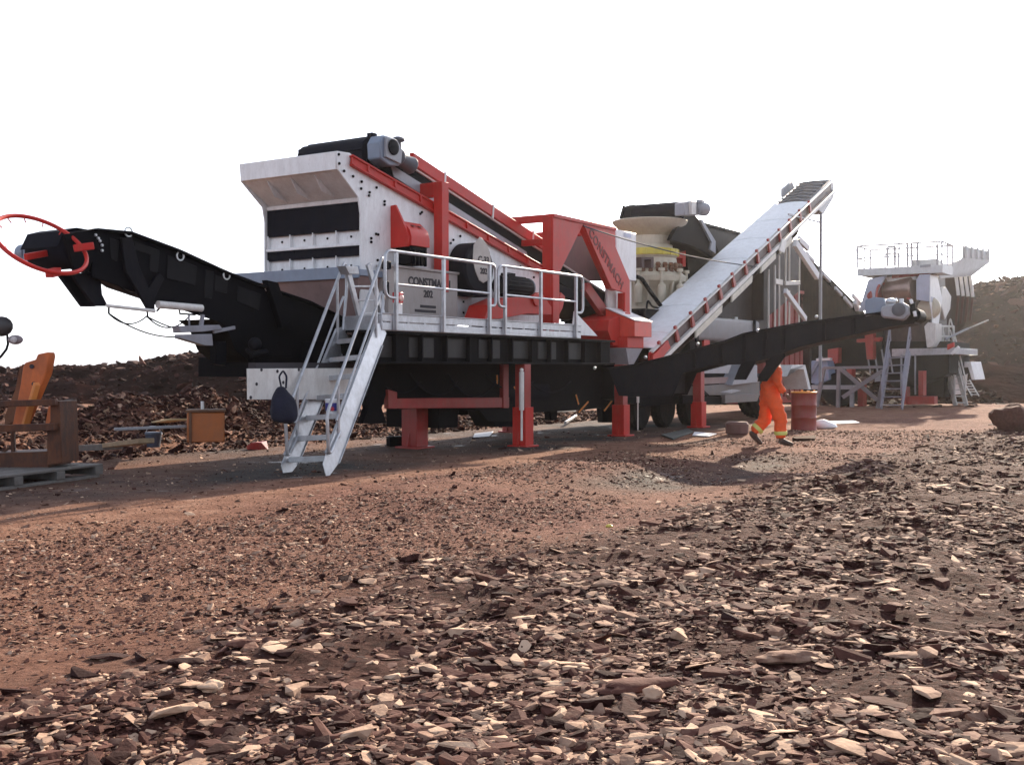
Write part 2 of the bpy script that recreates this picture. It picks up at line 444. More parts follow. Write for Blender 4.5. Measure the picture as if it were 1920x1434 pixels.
def build_ground():
    rad = np.concatenate([[0.0], np.geomspace(0.8, 60, 640), np.geomspace(62, 1800, 70)])
    ang = np.concatenate([np.linspace(-R(36), R(36), 620), np.linspace(R(36), 2 * math.pi - R(36), 62)[1:-1]])
    RR, AA = np.meshgrid(rad, ang, indexing='ij')
    x = RR * np.sin(AA); y = RR * np.cos(AA)
    z = H(x, y)
    V = np.stack([x, y, z], -1).reshape(-1, 3)
    nr, na = RR.shape
    i, j = np.meshgrid(np.arange(nr - 1), np.arange(na), indexing='ij')
    j2 = (j + 1) % na
    Fq = np.stack([i * na + j, (i + 1) * na + j, (i + 1) * na + j2, i * na + j2], -1).reshape(-1, 4)
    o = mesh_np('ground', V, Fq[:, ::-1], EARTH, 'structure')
    xf, yf = x.ravel(), y.ravel(); u, v = toM(xf, yf)
    rm = np.maximum(rubble_mask(xf, yf), heap_mask(xf, yf))
    soil = sstep((-v - 1.6 + 1.8 * fbm(xf, yf, 0.5, 4, 21)) / 1.5)
    soil = np.maximum(soil * (0.55 + 0.45 * sstep(0.5 + 2.2 * fbm(xf, yf, 0.45, 3, 22))), 0)
    plant_shade_wet = 0.95 * sstep((v + 1.0 + .5 * fbm(xf, yf, .7, 3, 91)) / 0.6) * sstep((4.6 - v + fbm(xf, yf, .7, 3, 92)) / 1) * sstep((u + 12.5) / 2) * sstep((11 - u) / 2) * (0.7 + 0.8 * fbm(xf, yf, 0.6, 3, 93))  # plant's shade painted into the soil, together with wet mud
    soil = soil * (1 - 0.6 * pale_patch(xf, yf))
    shade_wet = np.exp(-(((u + 2.6) / 3.2) ** 2 + ((v + 4.6) / 0.8) ** 2) ** 2) * (0.6 + 0.9 * fbm(xf, yf, 1.2, 4, 23) + .2)  # shadow patch in front of the plant, painted as dark ground
    shade_wet = shade_wet + 0.6 * np.exp(-(((v + 1.9 + 0.25 * fbm(xf, yf, .8, 2, 25)) / 0.22) ** 2)) * sstep((u - 0.5) / 1.5) * sstep((6 - u) / 2)
    shade_wet = np.maximum(shade_wet, np.clip(plant_shade_wet, 0, 1))
    colr = np.stack([rm, np.clip(soil, 0, 1), np.clip(shade_wet, 0, 1), np.ones_like(rm)], -1).astype(np.float32)
    a = o.data.color_attributes.new('soil_and_shade', 'FLOAT_COLOR', 'POINT')
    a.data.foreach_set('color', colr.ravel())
    return o
build_ground()

def hill_obj(name, x0, x1, y0, y1, fn, m, nx=220, ny=110, seed=0):
    X, Y = np.meshgrid(np.linspace(x0, x1, nx), np.linspace(y0, y1, ny), indexing='ij')
    Z = fn(X, Y)
    V = np.stack([X, Y, Z], -1).reshape(-1, 3)
    i, j = np.meshgrid(np.arange(nx - 1), np.arange(ny - 1), indexing='ij')
    Fq = np.stack([i * ny + j, (i + 1) * ny + j, (i + 1) * ny + j + 1, i * ny + j + 1], -1).reshape(-1, 4)
    return mesh_np(name, V, Fq, m, 'structure')
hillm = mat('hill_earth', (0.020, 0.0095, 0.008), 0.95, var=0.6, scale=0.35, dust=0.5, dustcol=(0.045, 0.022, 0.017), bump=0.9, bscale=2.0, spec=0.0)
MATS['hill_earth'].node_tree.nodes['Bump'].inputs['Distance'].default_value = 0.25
def bank(X, Y):       # low earth bank behind the plant, crest read from the photo's skyline
    t = X / Y
    px = 960 + t * F
    crest = np.interp(px, [-700, 0, 90, 170, 300, 330, 360, 410, 460, 560, 700, 900, 1200, 1500, 1640, 1800, 2300], [690, 689, 687, 683, 673, 664, 661, 649, 646, 640, 640, 655, 664, 668, 672, 680, 684])
    top = EYE + (688 - crest) / F * 58
    n = fbm(X, Y, 0.22, 4, 41)
    prof = sstep((Y - 42 + 5 * n) / 13) * (1 - sstep((Y - 62) / 25))
    return prof * (top + 0.35 * fbm(X, Y, 0.5, 4, 43) - 0.5 * np.abs(fbm(X, Y, 0.35, 3, 45)) + 0.12 * fbm(X, Y, 2.2, 3, 46)) - 0.15
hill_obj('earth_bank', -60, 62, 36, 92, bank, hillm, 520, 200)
def quarry(X, Y):
    t = X / Y
    px = 960 + t * F
    crest = np.interp(px, [1500, 1690, 1740, 1790, 1830, 1870, 1900, 1960, 2100, 2400, 2800], [690, 668, 600, 552, 534, 525, 519, 516, 505, 500, 560])
    top = EYE + (688 - crest) / F * 82
    prof = sstep((Y - 62 + 5 * fbm(X, Y, 0.12, 3, 51)) / 16)
    return prof * (top + 0.5 * fbm(X, Y, 0.25, 4, 52) - 0.9 * np.abs(fbm(X, Y, 0.18, 3, 55)) + 0.25 * fbm(X, Y, 1.3, 4, 57)) - 0.2
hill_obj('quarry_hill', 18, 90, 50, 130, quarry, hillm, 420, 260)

# ------------------------------------------------------------------ stones
def stone_material(name, dark, mid, light, bump=0.4):
    m = bpy.data.materials.new(name); m.use_nodes = True
    n = m.node_tree.nodes; l = m.node_tree.links; b = n['Principled BSDF']
    geo = n.new('ShaderNodeNewGeometry')
    at1 = n.new('ShaderNodeAttribute'); at1.attribute_name = 'tint'
    t = n.new('ShaderNodeTexNoise'); t.inputs['Scale'].default_value = 18; t.inputs['Detail'].default_value = 8
    l.new(geo.outputs['Position'], t.inputs['Vector'])
    ma = n.new('ShaderNodeMath'); ma.operation = 'MULTIPLY_ADD'; ma.inputs[1].default_value = 0.5
    l.new(t.outputs['Fac'], ma.inputs[0]); l.new(at1.outputs['Fac'], ma.inputs[2])
    su = n.new('ShaderNodeMath'); su.operation = 'SUBTRACT'; su.inputs[1].default_value = 0.25
    l.new(ma.outputs[0], su.inputs[0])
    r = n.new('ShaderNodeValToRGB'); e = r.color_ramp.elements
    e[0].position = 0.15; e[0].color = (*dark, 1); e[1].position = 0.95; e[1].color = (*light, 1)
    k = e.new(0.55); k.color = (*mid, 1)
    l.new(su.outputs[0], r.inputs['Fac']); l.new(r.outputs['Color'], b.inputs['Base Color'])
    b.inputs['Roughness'].default_value = 0.9; b.inputs['Specular IOR Level'].default_value = 0.12
    t2 = n.new('ShaderNodeTexNoise'); t2.inputs['Scale'].default_value = 55; t2.inputs['Detail'].default_value = 5
    l.new(geo.outputs['Position'], t2.inputs['Vector'])
    bp = n.new('ShaderNodeBump'); bp.inputs['Strength'].default_value = bump; bp.inputs['Distance'].default_value = 0.01
    l.new(t2.outputs['Fac'], bp.inputs['Height']); l.new(bp.outputs['Normal'], b.inputs['Normal'])
    return m
STONE = stone_material('stone', (0.030, 0.011, 0.009), (0.120, 0.053, 0.040), (0.56, 0.385, 0.27))

def shard_proto(k, flat, longy):
    r = random.Random(k)
    bm = bmesh.new()
    for i in range(16):
        a = r.uniform(0, 6.283); rr = r.uniform(0.6, 1.0)
        z = r.uniform(-1, 1)
        bend = 0.35 * (math.cos(a) * rr) ** 2
        bm.verts.new((math.cos(a) * rr * longy, math.sin(a) * rr, z * flat - bend * 0.4))
    res = bmesh.ops.convex_hull(bm, input=bm.verts)
    bmesh.ops.delete(bm, geom=[x for x in bm.verts if not x.link_faces], context='VERTS')
    bmesh.ops.triangulate(bm, faces=bm.faces)
    bm.verts.index_update()
    V = np.array([v.co[:] for v in bm.verts]); Fq = np.array([[v.index for v in f.verts] for f in bm.faces])
    bm.free(); return V, Fq
PROTO = [shard_proto(i, random.Random(100 + i).choice([0.10, 0.14, 0.22, 0.35, 0.55]), random.Random(200 + i).choice([1.0, 1.2, 1.5, 2.3])) for i in range(36)]

def rot_np(rz, rx, ry):
    c, s = np.cos, np.sin
    Z = np.zeros((len(rz), 3, 3)); X = Z.copy(); Y = Z.copy()
    Z[:, 0, 0] = c(rz); Z[:, 0, 1] = -s(rz); Z[:, 1, 0] = s(rz); Z[:, 1, 1] = c(rz); Z[:, 2, 2] = 1
    X[:, 0, 0] = 1; X[:, 1, 1] = c(rx); X[:, 1, 2] = -s(rx); X[:, 2, 1] = s(rx); X[:, 2, 2] = c(rx)
    Y[:, 1, 1] = 1; Y[:, 0, 0] = c(ry); Y[:, 0, 2] = s(ry); Y[:, 2, 0] = -s(ry); Y[:, 2, 2] = c(ry)
    return Z @ X @ Y
def scatter(name, xs, ys, size, tilt, m, sink=0.25, tint=(0.5, 0.22), protos=None, zfn=None):
    n = len(xs); protos = protos or PROTO
    zs = (zfn or H)(xs, ys)
    which = rng.integers(0, len(protos), n)
    Rm = rot_np(rng.uniform(0, 6.283, n), rng.normal(0, tilt, n), rng.normal(0, tilt, n))
    tn = np.clip(rng.normal(tint[0], tint[1], n), 0, 1)
    VV, FF, TT = [], [], []; off = 0
    for k, (pv, pf) in enumerate(protos):
        ix = np.nonzero(which == k)[0]
        if not len(ix): continue
        P = np.einsum('nij,vj->nvi', Rm[ix], pv) * size[ix][:, None, None]
        P[:, :, 0] += xs[ix][:, None]; P[:, :, 1] += ys[ix][:, None]
        lo = P[:, :, 2].min(1); hi = P[:, :, 2].max(1)
        P[:, :, 2] += (zs[ix] - lo - (hi - lo) * sink)[:, None]
        nv = len(pv)
        f = pf[None] + (off + np.arange(len(ix)) * nv)[:, None, None]
        VV.append(P.reshape(-1, 3)); FF.append(f.reshape(-1, 3)); TT.append(np.repeat(tn[ix], len(pf)))
        off += len(ix) * nv
    o = mesh_np(name, np.concatenate(VV), np.concatenate(FF), m, 'stuff', smooth=False)
    a = o.data.attributes.new('tint', 'FLOAT', 'FACE'); a.data.foreach_set('value', np.concatenate(TT).astype(np.float32))
    return o
def sample(n, dmin, dmax, p, maskfn, pxlim=(-650, 2550)):
    """points with depth pdf ~ d^p inside the fan in front of the photographer, kept where maskfn passes"""
    U = rng.uniform(0, 1, n * 3)
    d = (dmin ** (p + 1) + U * (dmax ** (p + 1) - dmin ** (p + 1))) ** (1 / (p + 1))
    x = (rng.uniform(pxlim[0], pxlim[1], n * 3) - 960) / F * d
    k = rng.uniform(0, 1, n * 3) < maskfn(x, d)
    return x[k][:n], d[k][:n]

xs, ys = sample(190000, 3.2, 34, -0.85, lambda x, y: rubble_mask(x, y) ** 1.5 * np.clip(0.45 + 1.5 * fbm(x, y, 1.1, 3, 71), 0.08, 1))
sz = np.clip(rng.lognormal(math.log(0.0125), 0.68, len(xs)), 0.004, 0.065) * (0.60 + ys * 0.036)
tag(scatter('rubble', xs, ys, sz, 0.17, STONE, sink=0.42, tint=(0.46, 0.29)), 'dense bank of broken brown and tan stone shards in the foreground', 'rubble')
xs, ys = sample(150000, 3.2, 26, -0.6, lambda x, y: (1 - rubble_mask(x, y)) * (0.09 + 0.91 * sstep((-toM(x, y)[1] - 1.3) / 1.6) * sstep(0.62 + 2.0 * fbm(x, y, 0.6, 3, 61))) * (1 - 0.45 * pale_patch(x, y)))
sz = np.clip(rng.lognormal(math.log(0.0068), 0.55, len(xs)), 0.003, 0.035) * (0.75 + ys * 0.025)
tag(scatter('gravel', xs, ys, sz, 0.3, STONE, sink=0.35, tint=(0.50, 0.27)), 'small reddish brown stone chips strewn over the dirt track', 'gravel')
n0 = 76000
u0 = rng.uniform(-13, 15, n0); v0 = rng.uniform(3.6, 9.0, n0)
xs = 0.29 + u0 * cA - v0 * sA; ys = 20.65 + u0 * sA + v0 * cA
kk = rng.uniform(0, 1, n0) < np.clip(heap_mask(xs, ys) * 1.2 + 0.22 * (v0 > 3.9), 0, 1)
xs, ys = xs[kk], ys[kk]
sz = np.clip(rng.lognormal(math.log(0.021), 0.6, len(xs)), 0.008, 0.075)
LONG = [shard_proto(300 + i, random.Random(i).choice([0.15, 0.3, 0.5, 0.7]), random.Random(i + 9).choice([1.1, 1.5, 2.4])) for i in range(20)]
tag(scatter('rubble_heap', xs, ys, sz, 0.42, STONE, tint=(0.24, 0.33), protos=LONG), 'low heap of dark broken rubble with pale splinters behind the plant', 'rubble')

xs, ys = rng.uniform(19, 60, 9000), rng.uniform(56, 84, 9000)
tag(scatter('hill_rubble', xs, ys, np.clip(rng.lognormal(math.log(0.10), 0.6, 9000), 0.04, 0.55), 0.4, STONE, tint=(0.22, 0.2), zfn=quarry), 'loose dark rocks strewn over the face of the far right hill', 'rubble')
xs, ys = rng.uniform(-42, 20, 12000), rng.uniform(40, 62, 12000)
tag(scatter('bank_rubble', xs, ys, np.clip(rng.lognormal(math.log(0.07), 0.6, 12000), 0.03, 0.40), 0.4, STONE, tint=(0.2, 0.22), zfn=bank), 'loose dark rocks strewn over the low earth bank behind the plant', 'rubble')

def lone_stone(name, px, py, size, label, cat, tint, seed, rz=0.0, flat=0.4, longy=1.6, group=None, tiltx=0.0, m=None, sub=1):
    p = gnd(px, py)
    for _ in range(4): p = gnd(px, py, Hs(p.x, p.y))
    V, Fq = shard_proto(seed, flat, longy)
    if sub:
        g = MB(); g.ball((0, 0, 0), 1.0, 26)
        V = []
        for c in g.v:
            k = 1 + 0.38 * noise.noise(c * 1.3 + Vector((seed, 0, 0))) + 0.12 * noise.noise(c * 4 + Vector((seed, 3, 0)))
            V.append((c.x * k * longy, c.y * k, c.z * k * flat))
        Fq = np.empty(0); FL = g.f
    me = bpy.data.meshes.new(name); me.from_pydata([Matrix.Rotation(rz, 3, 'Z') @ Matrix.Rotation(tiltx, 3, 'X') @ Vector(v) * size for v in V], [], FL if sub else Fq.tolist())
    me.materials.append(m or STONE)
    o = bpy.data.objects.new(name, me); COL.objects.link(o)
    if sub:
        bm = bmesh.new(); bm.from_mesh(me); bmesh.ops.remove_doubles(bm, verts=bm.verts, dist=1e-5); bmesh.ops.recalc_face_normals(bm, faces=bm.faces); bm.to_mesh(me); bm.free(); me.polygons.foreach_set('use_smooth', [True] * len(me.polygons)); me.set_sharp_from_angle(angle=R(32))
    lo = min(v.co.z for v in me.vertices)
    o.location = (p.x, p.y, Hs(p.x, p.y) - lo * 0.55)
    a = me.attributes.new('tint', 'FLOAT', 'FACE'); a.data.foreach_set('value', np.full(len(me.polygons), tint, np.float32))
    return tag(o, label, cat, group)
lone_stone('boulder', 1900, 812, 0.42, 'large grey brown boulder at the right end of the stony bank', 'boulder', 0.42, 3, 0.4, 0.8, 1.1)
lone_stone('stone', 1480, 1240, 0.062, 'long rounded tan stone like a log in the foreground rubble', 'stone', 0.66, 5, 0.1, 0.45, 2.4)
lone_stone('stone', 1190, 1292, 0.072, 'long grey brown stone lying slanted in the front rubble', 'stone', 0.5, 9, 0.45, 0.35, 2.6)
lone_stone('stone', 1045, 1282, 0.036, 'pale flat elongated stone in the near rubble beside the slanted grey one', 'stone', 0.9, 11, 0.12, 0.2, 2.4)
lone_stone('stone', 1225, 1310, 0.039, 'small pale upright wedge stone at the end of the slanted grey one', 'stone', 0.85, 14, 0.0, 0.9, 1.0)
lone_stone('stone', 1355, 1345, 0.047, 'dark slate grey rounded stone near the bottom of the rubble', 'stone', 0.08, 17, 0.2, 0.6, 1.3)
lone_stone('stone', 1590, 985, 0.036, 'white flat flake standing out on the stony bank', 'stone', 1.0, 21, 0.3, 0.25, 1.5)
lone_stone('stone', 620, 982, 0.026, 'small bright white pebble alone on the dirt track', 'pebble', 1.0, 23, 0, 0.7, 1.1)
lone_stone('stone', 350, 1248, 0.047, 'black square edged stone at the left edge of the rubble', 'stone', 0.02, 26, 0.1, 0.4, 1.7)
lone_stone('stone', 455, 1212, 0.047, 'reddish brown block of stone on the pale track', 'stone', 0.52, 28, 0.3, 0.5, 1.5)
lone_stone('stone', 395, 1290, 0.039, 'cream coloured hollow looking stone among dark shards', 'stone', 0.95, 31, 0.5, 0.6, 1.3)
lone_stone('stone', 1700, 1230, 0.054, 'broad olive tan slab of stone on the right of the rubble', 'stone', 0.72, 33, 0.1, 0.2, 1.8)
lone_stone('stone', 1030, 1250, 0.047, 'half round pale stone like a shell in the front rubble', 'stone', 0.92, 35, 0.2, 0.35, 1.3)
lone_stone('scrap', 1142, 988, 0.025, 'tiny bright yellow scrap lying on the stones', 'litter', 0.5, 37, 0, 0.6, 1.2, m=yellow)
gx, gy = sample(230, 3.8, 13, -0.9, lambda x, y: rubble_mask(x, y) ** 2, (60, 1900))
for i in range(len(gx)):
    d = gy[i]; px = 960 + gx[i] / d * F; py = 688 + (EYE - 0.1) / d * F
    lone_stone('flat_stone', px, py, float(np.clip(rng.lognormal(math.log(0.031), 0.42), 0.018, 0.075)), 'loose flat stone shard, hand sized or larger, lying in the foreground rubble', 'stone', float(np.clip(rng.normal(0.62, 0.25), 0, 1)), 400 + i % 60, float(rng.uniform(0, 6.28)), float(rng.choice([0.10, 0.16, 0.26])), float(rng.choice([1.2, 1.6, 2.2])), group='large shards in the foreground rubble', tiltx=float(rng.normal(0, 0.15)), sub=0)

# ------------------------------------------------------------------ screening plant
def sag(p, e, s_, n=14): return [Vector(p).lerp(Vector(e), i / n) - Vector((0, 0, s_ * 4 * (i / n) * (1 - i / n))) for i in range(n + 1)]
V0, V1 = 1.0, 3.12
def L(*a): return list(a)
def mirror_v(pts, v): return [Vector((p.x, v, p.z)) for p in pts]

plant = thing('screening_plant', 'red, white and black trailer mounted screening plant standing on red jacks', 'screening plant', (-1, 1.6, 0))
side = [(632, 283), (656, 287), (700, 320), (850, 405), (1040, 516), (1040, 606), (676, 606), (676, 400), (672, 370), (650, 340), (634, 318)]
P = [q(x, y, V0) for x, y in side]
mb = MB(); mb.prism(P, (0, 0.03, 0))
bolts = [(634, 290), (635, 307), (644, 321), (661, 331), (677, 341), (676, 354), (692, 361), (691, 367), (720, 378), (720, 384), (695, 447), (695, 454), (787, 401), (849, 450), (844, 456), (705, 352), (704, 439), (707, 488), (708, 440), (862, 443), (884, 472), (790, 398), (868, 566), (868, 586), (975, 500), (1000, 520)]
mb.bolts_v(V0, bolts, 0.022, 0.03, 1)
mb.build('side_plate', [white, black], plant)
mb = MB(); mb.prism(mirror_v(P, V1), (0, 0.03, 0)); mb.build('side_plate', white, plant)
uF, zT = P[0].x, P[0].z
uL, zL0, zL1 = q(675, 400, V0).x, q(634, 318, V0).z, q(673, 374, V0).z
a0, a1 = V0 + 0.031, V1 - 0.001
mb = MB()
mb.box(uF, uF + 0.03, a0, a1, zL0, zT)
mb.box(uF + 0.03, uF + 0.5, a0, a1, zT - 0.03, zT - 0.002)
mb.build('fascia', white, plant)
mb = MB()
mb.prism([(uF + 0.05, a0, zL0), (uL + 0.10, a0, zL1 + 0.05), (uL + 0.10, a0, zL1 + 0.09), (uF + 0.05, a0, zL0 + 0.04)], (0, a1 - a0, 0))
mb.box(uL + 0.05, uL + 0.12, a0, a1, zL1 - 0.02, zL1 + 0.05)
for i in range(1, 4):
    v = a0 + (a1 - a0) * i / 4
    mb.prism([(uF + 0.05, v - 0.008, zL0 + 0.01), (uL + 0.06, v - 0.008, zL1 + 0.06), ((uF + uL) / 2 - 0.03, v - 0.008, (zL0 + zL1) / 2 - 0.06)], (0, 0.016, 0))
mb.build('hood', mat('dusty_white', (0.70, 0.67, 0.65), 0.5, dust=0.4, var=0.10, dustcol=(0.36, 0.26, 0.22)), plant)
zb1 = q(676, 430, V0).z; zr1 = q(676, 457, V0).z; zb2 = q(676, 478, V0).z; zbot = q(676, 512, V0).z
mb = MB(); mb.box(uL + 0.06, uL + 0.085, a0, a1, zb1, zL1 - 0.02)
for i in range(5):
    mb.cyl((uL + 0.06, a0 + 0.2 + 0.42 * i, zL1 - 0.05), (uL + 0.04, a0 + 0.2 + 0.42 * i, zL1 - 0.05), 0.018, seg=8)
mb.build('rubber_curtain', rubber, plant)
mb = MB(); mb.box(uL + 0.06, uL + 0.085, a0, a1, zb2, zr1 - 0.02)
for i in range(5): mb.cyl((uL + 0.06, a0 + 0.2 + 0.42 * i, zr1 - 0.05), (uL + 0.04, a0 + 0.2 + 0.42 * i, zr1 - 0.05), 0.018, seg=8)
mb.build('rubber_curtain', rubber, plant)
for zt_, zb_, nm in ((zb1 + 0.02, zr1, 'upper'), (zb2 + 0.02, zbot, 'lower')):
    mb = MB(); mb.box(uL + 0.12, uL + 0.14, a0, a1, zb_, zt_)
    for i in range(0, 5):
        v = a0 + 0.02 + (a1 - a0 - 0.04) * i / 4
        mb.box(uL + 0.05, uL + 0.12, v - 0.012, v + 0.012, zb_, zt_)
        if i: mb.cyl((uL + 0.12, v - 0.28, zb_ + 0.14), (uL + 0.10, v - 0.28, zb_ + 0.14), 0.02, seg=8, mi=1)
    mb.box(uL + 0.03, uL + 0.12, a0, a1, zb_ - 0.02, zb_ + 0.03)
    mb.build('front_panel', [white, black], plant)
# red rail along the top edge of the screen box
mb = MB()
r0, r1 = q(655, 293, V0), q(1036, 513, V0)
for v in (V0 - 0.04, V1 + 0.07):
    p, e = Vector((r0.x, v, r0.z)), Vector((r1.x, v, r1.z))
    mb.beam(p, e, 0.10, 0.03); mb.beam(p - Vector((0, 0, 0.05)), e - Vector((0, 0, 0.05)), 0.04, 0.16)
    mb.beam(p - Vector((0, 0.0, 0.14)), e - Vector((0, 0.0, 0.14)), 0.09, 0.03)
    for i in range(9):
        t = 0.06 + i * 0.11; c = p.lerp(e, t)
        mb.box(c.x - 0.02, c.x + 0.02, v - 0.05, v + 0.02, c.z - 0.12, c.z - 0.01)
mb.build('top_rail', red, plant)
mb = MB()       # screen deck under the feed belt
mb.prism([(uF + 0.6, a0, zT - 0.45), (q(1036, 516, V0).x, a0, 3.2), (q(1036, 516, V0).x, a0, 3.1), (uF + 0.6, a0, zT - 0.55)], (0, a1 - a0, 0))
mb.box(2.60, 2.64, a0, a1, 2.2, 3.3)
mb.build('screen_deck', charcoal, plant)
# portal frame over the screen
mb = MB(); pt = q(830, 342, 0.80); zt = pt.z; zbm = 2.75
mb.box(pt.x - 0.10, pt.x + 0.10, 0.74, 0.92, zbm, zt)
mb.box(pt.x - 0.09, pt.x + 0.09, 0.92, 3.3, zt - 0.24, zt - 0.002)
mb.box(pt.x - 0.10, pt.x + 0.10, 3.2, 3.38, zbm, zt - 0.004)
mb.build('portal_frame', red, plant)
# drive guard (red) with slots
mb = MB(); g0, g1 = q(732, 386, V0), q(733, 462, V0)
u1 = g0.x; pr = [(1.0, g0.z), (0.90, g0.z + 0.01), (0.68, g1.z + 0.28), (0.62, g1.z + 0.12), (0.64, g1.z - 0.02), (1.0, g1.z - 0.03)]
mb.prism([(u1, v, z) for v, z in pr], (0.05, 0, 0))
pr2 = [(0.98, g0.z - 0.26), (0.80, g0.z - 0.26), (0.64, g1.z + 0.27), (0.60, g1.z + 0.14), (0.60, g1.z - 0.0), (0.98, g1.z - 0.0)]
mb.prism([(u1 + 0.051, v, z) for v, z in pr2], (0.50, 0, 0))
n_ = Vector((0, -(0.53 - 0.26), -0.16)).normalized()
for k in range(2):
    uu = u1 + 0.2 + 0.17 * k
    mb.prism([(uu, 0.772, g0.z - 0.302), (uu + 0.07, 0.772, g0.z - 0.302), (uu + 0.07, 0.666, g1.z + 0.338), (uu, 0.666, g1.z + 0.338)], (0, -0.012, -0.012), 1)
mb.build('drive_guard', [red, inkm], plant)
mb = MB()
mb.box(u1 + 0.09, u1 + 0.53, 0.64, 0.96, g1.z - 0.30, g1.z - 0.005)
for i in range(4): mb.cyl((u1 + 0.16 + 0.1 * i, 0.63, g1.z - 0.32), (u1 + 0.16 + 0.1 * i, 0.63, g1.z - 0.06), 0.03, seg=10)
mb.build('vibrator_motor', black, plant)
# grey lower casing with lettering
c0, c1 = q(728, 500, 0.75), q(858, 596, 0.75)
mb = MB(); mb.box(c0.x, c1.x, 0.75, 0.97, 2.06, c0.z); mb.box(c0.x - 0.02, c1.x + 0.02, 0.72, 0.99, c0.z, c0.z + 0.04, 0)
mb.build('lower_casing', panelgrey, plant)
pl_ = q(806, 531, 0.748); letters('CONSTMACH', plant, (pl_.x, 0.747, pl_.z), 0.19, m=inkm, bold=0.006)
pl_ = q(803, 552, 0.748); letters('202', plant, (pl_.x, 0.747, pl_.z), 0.17, m=inkm, bold=0.004)
mb = MB()
for (x0, x1, y) in ((788, 817, 574), (778, 817, 582)):
    a, b = q(x0, y, 0.748), q(x1, y, 0.748); mb.box(a.x, b.x, 0.742, 0.748, a.z - 0.022, a.z + 0.022)
mb.build('slot', inkm, plant, bev=0)
# flywheel guard: dark drum with a cream face
fc = q(899, 503, 0.62); rr_ = 0.46
mb = MB(); mb.lathe((fc.x, 0.98, fc.z), [(0.30, -0.04), (rr_, 0), (rr_, 0.34), (rr_ - 0.04, 0.37)], (0, -1, 0), 36)
mb.box(fc.x - 0.2, fc.x + 0.32, 0.62, 0.97, fc.z - 0.50, fc.z - 0.30)
mb.build('flywheel_guard', rubber, plant)
mb = MB()
fp = [(-0.30, 0.42), (-0.10, 0.58), (-0.02, 0.56), (0.12, 0.48), (0.24, 0.33), (0.30, 0.12), (0.29, -0.06), (0.18, -0.18), (0.02, -0.24), (-0.12, -0.20), (-0.24, -0.05), (-0.33, 0.15)]
mb.prism([(fc.x + a * 0.95 + 0.08, 0.60, fc.z + b - 0.02) for a, b in fp], (0, 0.012, 0))
mb.build('guard_cover', mat('warm_grey_paint', (0.44, 0.39, 0.35), 0.5, dust=0.3), plant)
letters('C-33', plant, (fc.x + 0.10, 0.595, fc.z + 0.15), 0.17, m=inkm, bold=0.003)
letters('202', plant, (fc.x + 0.10, 0.595, fc.z - 0.05), 0.15, m=inkm, bold=0.002)
# electric motor and its red mount
m0 = q(936, 535, 0.55); m1 = q(990, 539, 0.55)
mb = MB(); mb.lathe((m0.x, 0.55, m0.z), [(0.17, 0), (0.185, 0.03), (0.185, m1.x - m0.x - 0.09), (0.17, m1.x - m0.x - 0.02), (0.13, m1.x - m0.x + 0.02)], (1, 0, 0), 26)
for k in range(18):
    t = 2 * math.pi * k / 18; r_ = 0.19
    mb.beam((m0.x + 0.08, 0.55 + r_ * math.cos(t), m0.z + r_ * math.sin(t)), (m1.x - 0.12, 0.55 + r_ * math.cos(t), m0.z + r_ * math.sin(t)), 0.012, 0.025)
mb.box(m0.x + 0.15, m0.x + 0.4, 0.45, 0.62, m0.z + 0.15, m0.z + 0.24)
mt = mb.build('electric_motor', charcoal, plant)
mb = MB(); mb.cyl((m1.x + 0.02, 0.55, m0.z), (m1.x + 0.05, 0.55, m0.z), 0.06, mi=0); mb.ring((m1.x - 0.03, 0.55, m0.z), (0, 1, 0), (0, 0, 1), 0.18, 0.012)
mb.build('fan_cover', greyp, mt)
mb = MB()
mb.plv(0.30, 0.75, [(918, 572), (950, 558), (1000, 556), (1015, 548), (1034, 575), (1034, 590), (990, 588), (935, 598), (908, 598)])
mb.plv(0.26, 0.30, [(998, 556), (1006, 548), (1016, 560), (1012, 574), (1004, 572)])
mb.build('motor_mount', red, plant)
mb = MB(); mb.box(2.62, 3.6, 0.95, 0.98, 2.1, 2.35); mb.prism([(1.95, 0.2, 2.08), (3.0, 0.2, 2.08), (2.85, 0.2, 2.16), (2.05, 0.2, 2.55)], (0, 0.03, 0))
mb.build('end_plate', white, plant)
# walkway with toe board, posts and hand rails
up0, up1, zd = -4.14, 1.94, 2.03
mb = MB(); mb.box(up0, up1, 0.012, 0.74, zd - 0.03, zd + 0.0)
for i in range(40): mb.box(up0 + 0.02 + i * (up1 - up0 - 0.04) / 39, up0 + 0.035 + i * (up1 - up0 - 0.04) / 39, 0.012, 0.74, zd + 0.001, zd + 0.02)
mb.build('walkway_deck', galv, plant)
mb = MB(); mb.box(up0, up1, 0.0, 0.01, zd - 0.02, zd + 0.095); mb.box(up0, up1, -0.004, 0.008, zd + 0.11, zd + 0.235)
mb.box(up0, up1, -0.03, 0.0, zd + 0.222, zd + 0.236)
mb.box(up0 - 0.01, up0, 0.0, 0.74, zd - 0.02, zd + 0.2); mb.box(up1, up1 + 0.01, 0.0, 0.74, zd - 0.02, zd + 0.2)
for k in range(14): mb.box(up0 + 0.2 + 0.42 * k, up0 + 0.26 + 0.42 * k, 0.0, 0.03, zd - 0.02, zd + 0.22)
mb.build('toe_board', galv, plant)
for px in (743, 832, 918, 947, 1014, 1080):
    p = q(px, 600, -0.03)
    mb = MB(); mb.box(p.x - 0.03, p.x + 0.03, -0.055, -0.005, zd - 0.02, 3.20)
    mb.box(p.x - 0.055, p.x + 0.055, -0.016, -0.006, zd - 0.02, zd + 0.26)
    mb.build('rail_post', galv, plant, bev=0.01)
def pq(px, py): return q(px, py, -0.03)
mb = MB()
